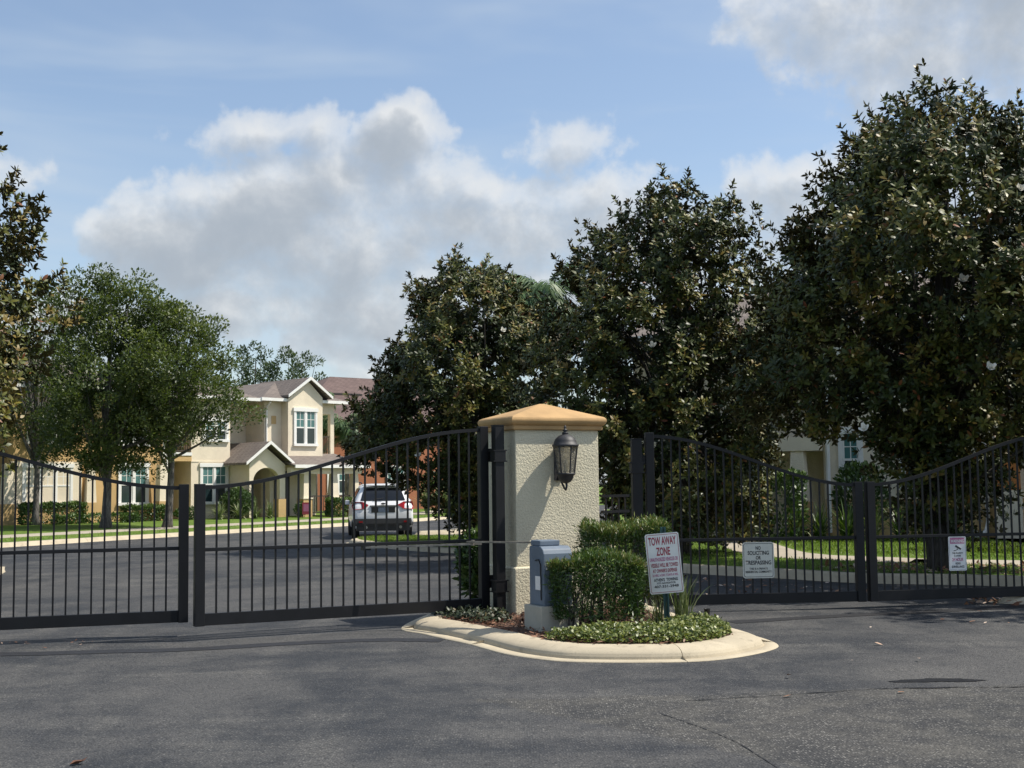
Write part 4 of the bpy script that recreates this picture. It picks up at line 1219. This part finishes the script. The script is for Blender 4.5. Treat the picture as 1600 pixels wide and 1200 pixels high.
MB().box(x1 - .22, x1, AY + .9, -.001, -.3, 2.37).build('porch_side', 'cream', th1)
MB().box(x1 - .40, x1 + .06, AY - .05, AY + .35, -.3, .82).build('pedestal', 'tan', th1)
gable_roof(th1, ax_, 1.28, 2.46, 3.42, AY - .3, 1.5, 'roof')
MB().box(2.3, 3.3, 1.44, 1.499, 0, 2.1).build('door', 'tan', th1)
MB().rings([[(2.0 + .17 * math.cos(a), AY - .06, 1.35 + .17 * math.sin(a)) for a in [i * .5236 for i in range(12)]], [(2.0 + .13 * math.cos(a), AY - .06, 1.35 + .13 * math.sin(a)) for a in [i * .5236 for i in range(12)]]], cap=False).build('wreath', 'dark', th1)
# right porch
MB().add([(3.9, -.02, 2.95), (8.0, -.02, 2.95), (8.35, -2.25, 2.36), (3.95, -2.25, 2.36), (3.9, -.02, 2.83), (8.0, -.02, 2.83), (8.35, -2.25, 2.27), (3.95, -2.25, 2.27)],
         [(0, 3, 2, 1), (4, 5, 6, 7), (0, 1, 5, 4), (1, 2, 6, 5), (2, 3, 7, 6), (3, 0, 4, 7)]).build('porch_roof', 'roof', th1)
MB().box(3.97, 8.38, -2.32, -2.24, 2.22, 2.37).build('fascia', 'white', th1)
MB().box(3.98, 8.1, -2.0, -1.65, 1.95, 2.24).build('porch_beam', 'cream', th1)
for x in (4.85, 6.5, 7.75):
    c = MB().rings([[(x - a, -1.82 - a, z), (x + a, -1.82 - a, z), (x + a, -1.82 + a, z), (x - a, -1.82 + a, z)] for a, z in ((.20, .86), (.135, 1.95))]).build('column', 'cream', th1)
    MB().box(x - .25, x + .25, -2.07, -1.57, -.3, .80).build('pedestal', 'tan', c); MB().box(x - .28, x + .28, -2.1, -1.54, .80, .86).build('pedestal_cap', 'cream', c)
MB().box(4.45, 5.3, -.05, -.001, 0, 2.1).build('door', 'dark', th1)
railing(th1, 5.1, 6.25, -1.82, .1, .95, 9); railing(th1, 6.75, 7.5, -1.82, .1, .95, 6)

th2 = thing('townhouse', 'tan stucco townhouse with white window trim behind the oaks', 'house', (HO[0], HO[1], .25), FI)
MB().box(-13.5, -1.352, .02, 8, -.3, 5.5).build('wall', 'tan', th2)
MB().box(-8.35, -5.55, -.5, .019, -.3, 5.48).build('bay', 'tan', th2)
MB().box(-13.52, -1.34, -.005, .019, 2.5, 2.57).build('belt_course', 'tan', th2)
window(th2, -7.85, -5.95, .80, 2.25, -.5, 3); window(th2, -3.42, -2.2, .78, 2.30, .02, 2)
window(th2, -7.7, -6.1, 3.3, 4.7, -.5, 3); window(th2, -3.42, -2.2, 3.3, 4.7, .02, 2)
MB().box(-8.46, -5.44, -.53, -.501, .70, 2.5).box(-8.2, -8.2, -.53, -.53, 0, 0).build('window_surround', 'cream', th2)
hip_roof(th2, -14, -1.32, -.95, 8.5, 5.55, .38, 'roof')
for x in (-8.55, -5.1, -1.75):
    MB().box(x - .25, x + .25, -.75, -.25 if x > -9 else 0, -.3, .82).build('pilaster_base', 'tan', th2)
    MB().rings([[(x - a, -.5 - a, z), (x + a, -.5 - a, z), (x + a, -.5 + a, z), (x - a, -.5 + a, z)] for a, z in ((.22, .821), (.16, 2.4))]).build('pilaster', 'cream', th2)
MB().tube([(-1.42, -.06, 5.3), (-1.42, -.06, .1)], .045, 8).build('downspout', 'white', th2)

th3 = thing('house', 'rust coloured house with a brown hip roof behind the cream townhouse', 'house', (-12.0, 71.5, .25), rad(40))
MB().box(0, 16, 0, 11, -.3, 5.0).build('wall', 'rust', th3)
hip_roof(th3, -.6, 16.6, -.6, 11.6, 5.0, .52, 'roof2', fascia=False)
MB().box(3.5, 6.2, 2.9, 3.1, 6.85, 6.95).build('ridge_vent', 'dark', th3)
MB().tube([(7.2, 2.2, 6.3), (7.2, 2.2, 7.0)], .05, 8).build('vent_pipe', 'white', th3)
window(th3, 2.0, 3.2, 1.0, 2.4, 0); window(th3, 6, 7.2, 1.0, 2.4, 0)

ra_ = rad(-25.5)
th4 = thing('townhouse', 'beige townhouse with white trimmed window shaded behind the magnolias', 'house', (7.12, 33.55, .17), ra_)
MB().box(-4.5, 1.0, .9, 8, -.3, 5.4).build('wall', 'cream', th4)
MB().box(1.0, 9.5, 0, 8, -.3, 5.399).build('wall', 'cream', th4)
MB().box(1.02, 9.52, -.02, -.001, -.3, .95).build('wainscot', 'tan', th4)
window(th4, 1.50, 1.90, 1.30, 2.62, 0, 1); window(th4, 3.0, 4.2, 1.30, 2.62, 0, 2); window(th4, 1.5, 2.7, 3.6, 4.8, 0, 2)
MB().tube([(1.12, -.06, 5.2), (1.12, -.06, .1)], .06, 8).build('downspout', 'white', th4)
c = MB().rings([[(.42 - a, -.3 - a, z), (.42 + a, -.3 - a, z), (.42 + a, -.3 + a, z), (.42 - a, -.3 + a, z)] for a, z in ((.23, .9), (.16, 2.2))]).build('column', 'cream', th4)
MB().box(.14, .70, -.58, -.02, -.3, .9).build('pedestal', 'tan', c)
MB().box(-4.4, .99, -.5, .9, 2.2, 2.55).build('porch_beam', 'cream', th4)
MB().box(-1.6, -.6, .84, .899, 0, 2.1).build('door', 'dark', th4)
MB().tube([(4.95, -.08, 2.3), (4.95, -.08, .4), (4.9, -.2, .15), (4.7, -.5, .05)], .05, 8).build('downspout', 'white', th4)
MB().box(5.15, 5.75, -.45, -.003, -.3, 1.15).build('pedestal', 'cream', th4)
MB().box(5.18, 5.72, -.42, -.004, 1.151, 2.4).build('pier', 'orange', th4)
MB().box(5.9, 7.0, -.045, -.021, 0, 2.3).build('door', 'dark', th4)
hip_roof(th4, -5, 10, -.6, 8.6, 5.4, .4, 'roof')

# ================================================================== street planting


def hpos(x, y, z=.25):
    return (HO[0] + x * math.cos(FI) - y * math.sin(FI), HO[1] + x * math.sin(FI) + y * math.cos(FI), z)


HG = 'hedges along the townhouses'
leafy_box('hedge', 'clipped box hedge under the triple window of the tan townhouse', 'hedge', hpos(-7.05, -1.3), FI, 2.7, .7, .27, 1.02, 5500, .09, 'bush', 71, .5, HG)
leafy_box('hedge', 'low rounded hedge below the paired window of the tan townhouse', 'hedge', hpos(-3.0, -1.2), FI, 1.9, .7, .27, .85, 4000, .09, 'bush', 72, .5, HG)
leafy_box('hedge', 'low hedge row at the kerb side of the tan townhouse lawn', 'hedge', hpos(-5.6, -2.1), FI, 3.6, .5, .25, .55, 2200, .10, 'bush', 79, .5, HG)
leafy_box('hedge', 'clipped hedge along the porch columns of the cream townhouse', 'hedge', hpos(6.9, -2.6), FI, 2.7, .6, .27, 1.0, 5500, .09, 'bush', 73, .5, HG)
leafy_box('shrub', 'round clipped shrub under the lower window of the cream townhouse', 'shrub', hpos(1.45, -1.5), FI, 1.55, 1.3, .35, 1.62, 7000, .08, 'bush', 74, .5, dom=True)
leafy_box('shrub', 'small green shrub beside the arched entry', 'shrub', hpos(4.25, -2.4), FI, .6, .6, .27, .95, 900, .09, 'bush', 75, .5, dom=True)
leafy_box('shrub', 'low shrub at the foot of the pale oak trunk', 'shrub', hpos(-.9, -1.1), FI, 1.2, .8, .27, .75, 1100, .10, 'bush', 76, .5, dom=True)
for i, (x, y, l) in enumerate([(.2, -2.0, .85), (.9, -2.4, .8), (1.6, -2.6, .85), (2.3, -2.7, .8), (-.1, -2.4, .75)]):
    spiky('flax_plant', 'arching flax plant in the bed before the cream townhouse', hpos(x, y), 60, l, 80 + i, 'flax', .75, .05, 'flax bed by the cream townhouse')
for i, (x, y, l) in enumerate([(-3.3, 63.2, 1.3), (-2.4, 63.6, 1.5), (-1.4, 64.4, 1.4), (-.5, 65, 1.5)]):
    spiky('tall_grass_plant', 'tall yellowish grass clump beyond the parked SUV', (x - 1.0, y + .6, .2), 90, l, 90 + i, 'flax', .45, .07, 'tall grasses beyond the parked SUV')
leafy_box('shrub', 'dark green shrub mass behind the tall grasses', 'shrub', (-2.2, 67.5, .25), 0, 6, 2, .27, 2.6, 5200, .16, 'bush', 77, .5, dom=True)
leafy_box('hedge', 'glossy hedge of tall shrubs before the shaded beige townhouse', 'hedge', (5.5, 31.4, .17), rad(-25), 3.2, .9, .2, 1.75, 5200, .13, 'bush', 78, .42)
leafy_box('shrub', 'bright green round shrub below the window of the beige townhouse', 'shrub', (8.45, 31.3, .17), 0, 1.25, 1.1, .3, 2.05, 2600, .12, 'bush', 70, .42, dom=True)
for i in range(7):
    spiky('lily_plant', 'strappy lily clump in the bed of the beige townhouse', (6.75 + .55 * i, 30.9 - .27 * i + .1 * (i % 2), .17), 60, .95, 100 + i, 'flax' if i % 3 == 0 else 'bush', .55, .055, 'lilies in the beige townhouse bed')

rs_ = thing('yard_sign', 'small red and white yard sign by the arched entry', 'sign', hpos(4.05, -3.0), rad(10))
MB().box(-.17, .17, -.012, .012, .12, .66).build('sign_panel', 'red', rs_)
MB().box(-.12, .12, -.015, -.0125, .26, .58).build('sign_patch', 'pink', rs_)
for x in (-.14, .14): MB().box(x - .01, x + .01, .013, .025, -.1, .6).build('stake', 'black', rs_)

# ================================================================== parked SUV
car = thing('parked_suv', 'white SUV parked with its tailgate towards the gate', 'car', (-3.95, 39.0, 0), rad(9.5))
# stations: y, bottom, belt z, top z, half widths (sill, body, roof)
ST = [(.00, .42, .62, .74, .70, .80, .76), (.03, .36, .66, .90, .80, .885, .84), (.09, .33, .74, 1.04, .85, .915, .86), (.20, .31, .95, 1.14, .87, .925, .83), (.36, .30, 1.02, 1.40, .87, .925, .72),
      (.55, .29, 1.03, 1.58, .87, .925, .645), (.85, .28, 1.03, 1.635, .87, .925, .63), (1.9, .26, 1.01, 1.67, .87, .92, .64), (2.5, .26, 1.0, 1.63, .87, .92, .63), (2.9, .26, .99, 1.48, .87, .92, .66), (3.35, .26, .98, 1.12, .87, .92, .76),
      (3.5, .27, .95, 1.04, .87, .915, .78), (4.1, .28, .85, .93, .84, .88, .72), (4.42, .32, .72, .80, .74, .80, .62), (4.52, .40, .60, .66, .55, .62, .50)]
rings_ = []
for y, zb, zbelt, zt, ws_, wb, wr in ST:
    h = [(0, zb), (ws_ * .9, zb), (ws_, zb + .05), (wb, zb + (zbelt - zb) * .5), (wb * .985, zbelt), (wr + (wb - wr) * .35, zbelt + (zt - zbelt) * .62), (wr, zt - .05), (wr * .88, zt), (wr * .4, zt + .012), (0, zt + .014)]
    rings_.append([(x, y, z) for x, z in h] + [(-x, y, z) for x, z in h[-2:0:-1]])
MB().rings(rings_).build('body', 'car', car, True)
# rear glass lies on the tailgate slope
rg = MB(); rows = []
for z, y, hw in ((1.165, .190, .68), (1.28, .258, .64), (1.40, .325, .60), (1.545, .465, .55)):
    rows.append([(-hw, y + .012, z), (-hw * .6, y, z), (0, y - .008, z), (hw * .6, y, z), (hw, y + .012, z)])
rg.rings(rows, cap=False, closed=False)
rw = rg.build('rear_window', 'carglass', car, True)
MB().tube([(-.28, .165, 1.20), (.02, .165, 1.235)], .010, 6).build('wiper', 'carblack', rw)
MB().box(-.60, .60, .36, .60, 1.60, 1.64).build('spoiler', 'car', car, bevel=.015)
MB().rings([[(-.84, -.03, .40), (.84, -.03, .40), (.90, .10, .40), (-.90, .10, .40)], [(-.84, -.04, .47), (.84, -.04, .47), (.925, .12, .47), (-.925, .12, .47)], [(-.82, -.025, .62), (.82, -.025, .62), (.915, .12, .62), (-.915, .12, .62)]]).build('rear_bumper', 'carblack', car)
MB().box(-.80, .80, -.02, .25, .25, .40).build('underbody', 'carblack', car)
MB().box(-.36, .36, .0, .05, .80, .97).build('plate_recess', 'carblack', car)
MB().box(-.155, .155, -.012, .001, .805, .955).build('licence_plate', 'plate', car)
MB().box(-.40, .40, .018, .08, .98, 1.02).build('tailgate_strip', 'rim', car)
for s in (-1, 1):
    MB().add([(s * .44, .05, 1.03), (s * .60, .0, .92), (s * .91, .03, .89), (s * .945, .32, 1.0), (s * .895, .17, 1.13), (s * .62, .09, 1.13),
              (s * .44, .15, 1.03), (s * .60, .15, .93), (s * .85, .2, .92), (s * .85, .4, 1.02), (s * .80, .3, 1.12), (s * .62, .2, 1.12)],
             [(0, 1, 2, 3, 4, 5), (6, 11, 10, 9, 8, 7)] + [(i, (i + 1) % 6, 6 + (i + 1) % 6, 6 + i) for i in range(6)]).build('tail_lamp', 'tail', car)
    MB().box(s * .62 - .12 * (s < 0), s * .62 + .12 * (s > 0), -.05, -.036, .50, .55).build('reflector', 'tail', car)
    MB().lathe([(.06, 0), (.06, .01)], 0, 0, 14).v
    MB().tube([(s * .52, -.05, .36), (s * .52, .12, .36)], .045, 12).build('exhaust_tip', 'rim', car)
    MB().tube([(s * .60, .9, 1.675), (s * .615, 1.0, 1.71), (s * .62, 2.2, 1.73), (s * .61, 2.35, 1.68)], .018, 6).build('roof_rail', 'carblack', car)
    for y0_, y1_ in ((.75, 1.45), (1.52, 2.45)):
        MB().add([(s * .912, y0_, 1.06), (s * .905, y1_, 1.04), (s * .70, y1_ - .05, 1.53), (s * .69, y0_ + .02, 1.55), (s * .895, y0_, 1.06), (s * .89, y1_, 1.04), (s * .68, y1_ - .05, 1.53), (s * .67, y0_ + .02, 1.55)],
                 [(0, 1, 2, 3), (4, 7, 6, 5), (0, 4, 5, 1), (2, 6, 7, 3), (1, 5, 6, 2), (0, 3, 7, 4)]).build('side_window', 'carglass', car)
    MB().box(min(s * .92, s * 1.06), max(s * .92, s * 1.06), 2.45, 2.58, 1.02, 1.16).build('mirror', 'car', car, bevel=.02)
    for yw in (.80, 3.55):
        w = MB(); xo, xi = s * .915, s * .70
        n = 20; w.rings([[(x, yw + r * math.cos(2 * math.pi * j / n), .34 + r * math.sin(2 * math.pi * j / n)) for j in range(n)] for x, r in ((xi, .25), (xi, .325), ((xi * 3 + xo) / 4, .34), ((xi + 3 * xo) / 4, .34), (xo, .325), (xo, .23))], cap=False)
        t_ = w.build('wheel', 'tyre', car)
        k = MB(); k.rings([[(x, yw + r * math.cos(2 * math.pi * j / n), .34 + r * math.sin(2 * math.pi * j / n)) for j in range(n)] for x, r in ((xi, .249), (xo - s * .03, .229), (xo - s * .012, .06))])
        k.build('rim', 'rim', t_)
MB().rings([[(.07 * math.cos(a), .062, 1.065 + .03 * math.sin(a)) for a in [i * .524 for i in range(12)]], [(.07 * math.cos(a), .075, 1.065 + .03 * math.sin(a)) for a in [i * .524 for i in range(12)]]]).build('badge', 'carblack', car)

# ================================================================== turf
zR = lambda x, y: np.full(len(x), .152)
vr = np.array(offset_line(rk, -.2)); vo = np.array(offset_line(rk, -2.58)); poly = np.concatenate([vr[6:50], vo[6:50][::-1]])
blades('turf', poly, 42000, .055, 201, zR); bpy.data.objects['turf']['label'] = 'turf of the verge strip below the magnolias'
l0 = np.array(offset_line(rk, -3.95)); l1 = np.array(offset_line(rk, -9)); poly = np.concatenate([l0[6:50], l1[6:50][::-1]])
t_ = blades('turf', poly, 60000, .06, 202, lambda x, y: np.full(len(x), .158)); t_['label'] = 'turf of the lawn before the shaded beige townhouse'
t_ = blades('turf', medin, 24000, .07, 203, .108); t_['label'] = 'turf of the small island with the magnolia and SUV'
l0 = np.array(offset_line(lk, .45)); l1 = np.array(offset_line(lk, 2.15)); poly = np.concatenate([l0[4:], l1[4:][::-1]])
t_ = blades('turf', poly, 26000, .07, 204, .13); t_['label'] = 'turf of the verge strip along the street kerb'
print('TRIS', sum(sum(len(p.vertices) - 2 for p in m_.polygons) if len(m_.polygons) < 5000 else len(m_.loops) - 2 * len(m_.polygons) for m_ in bpy.data.meshes))
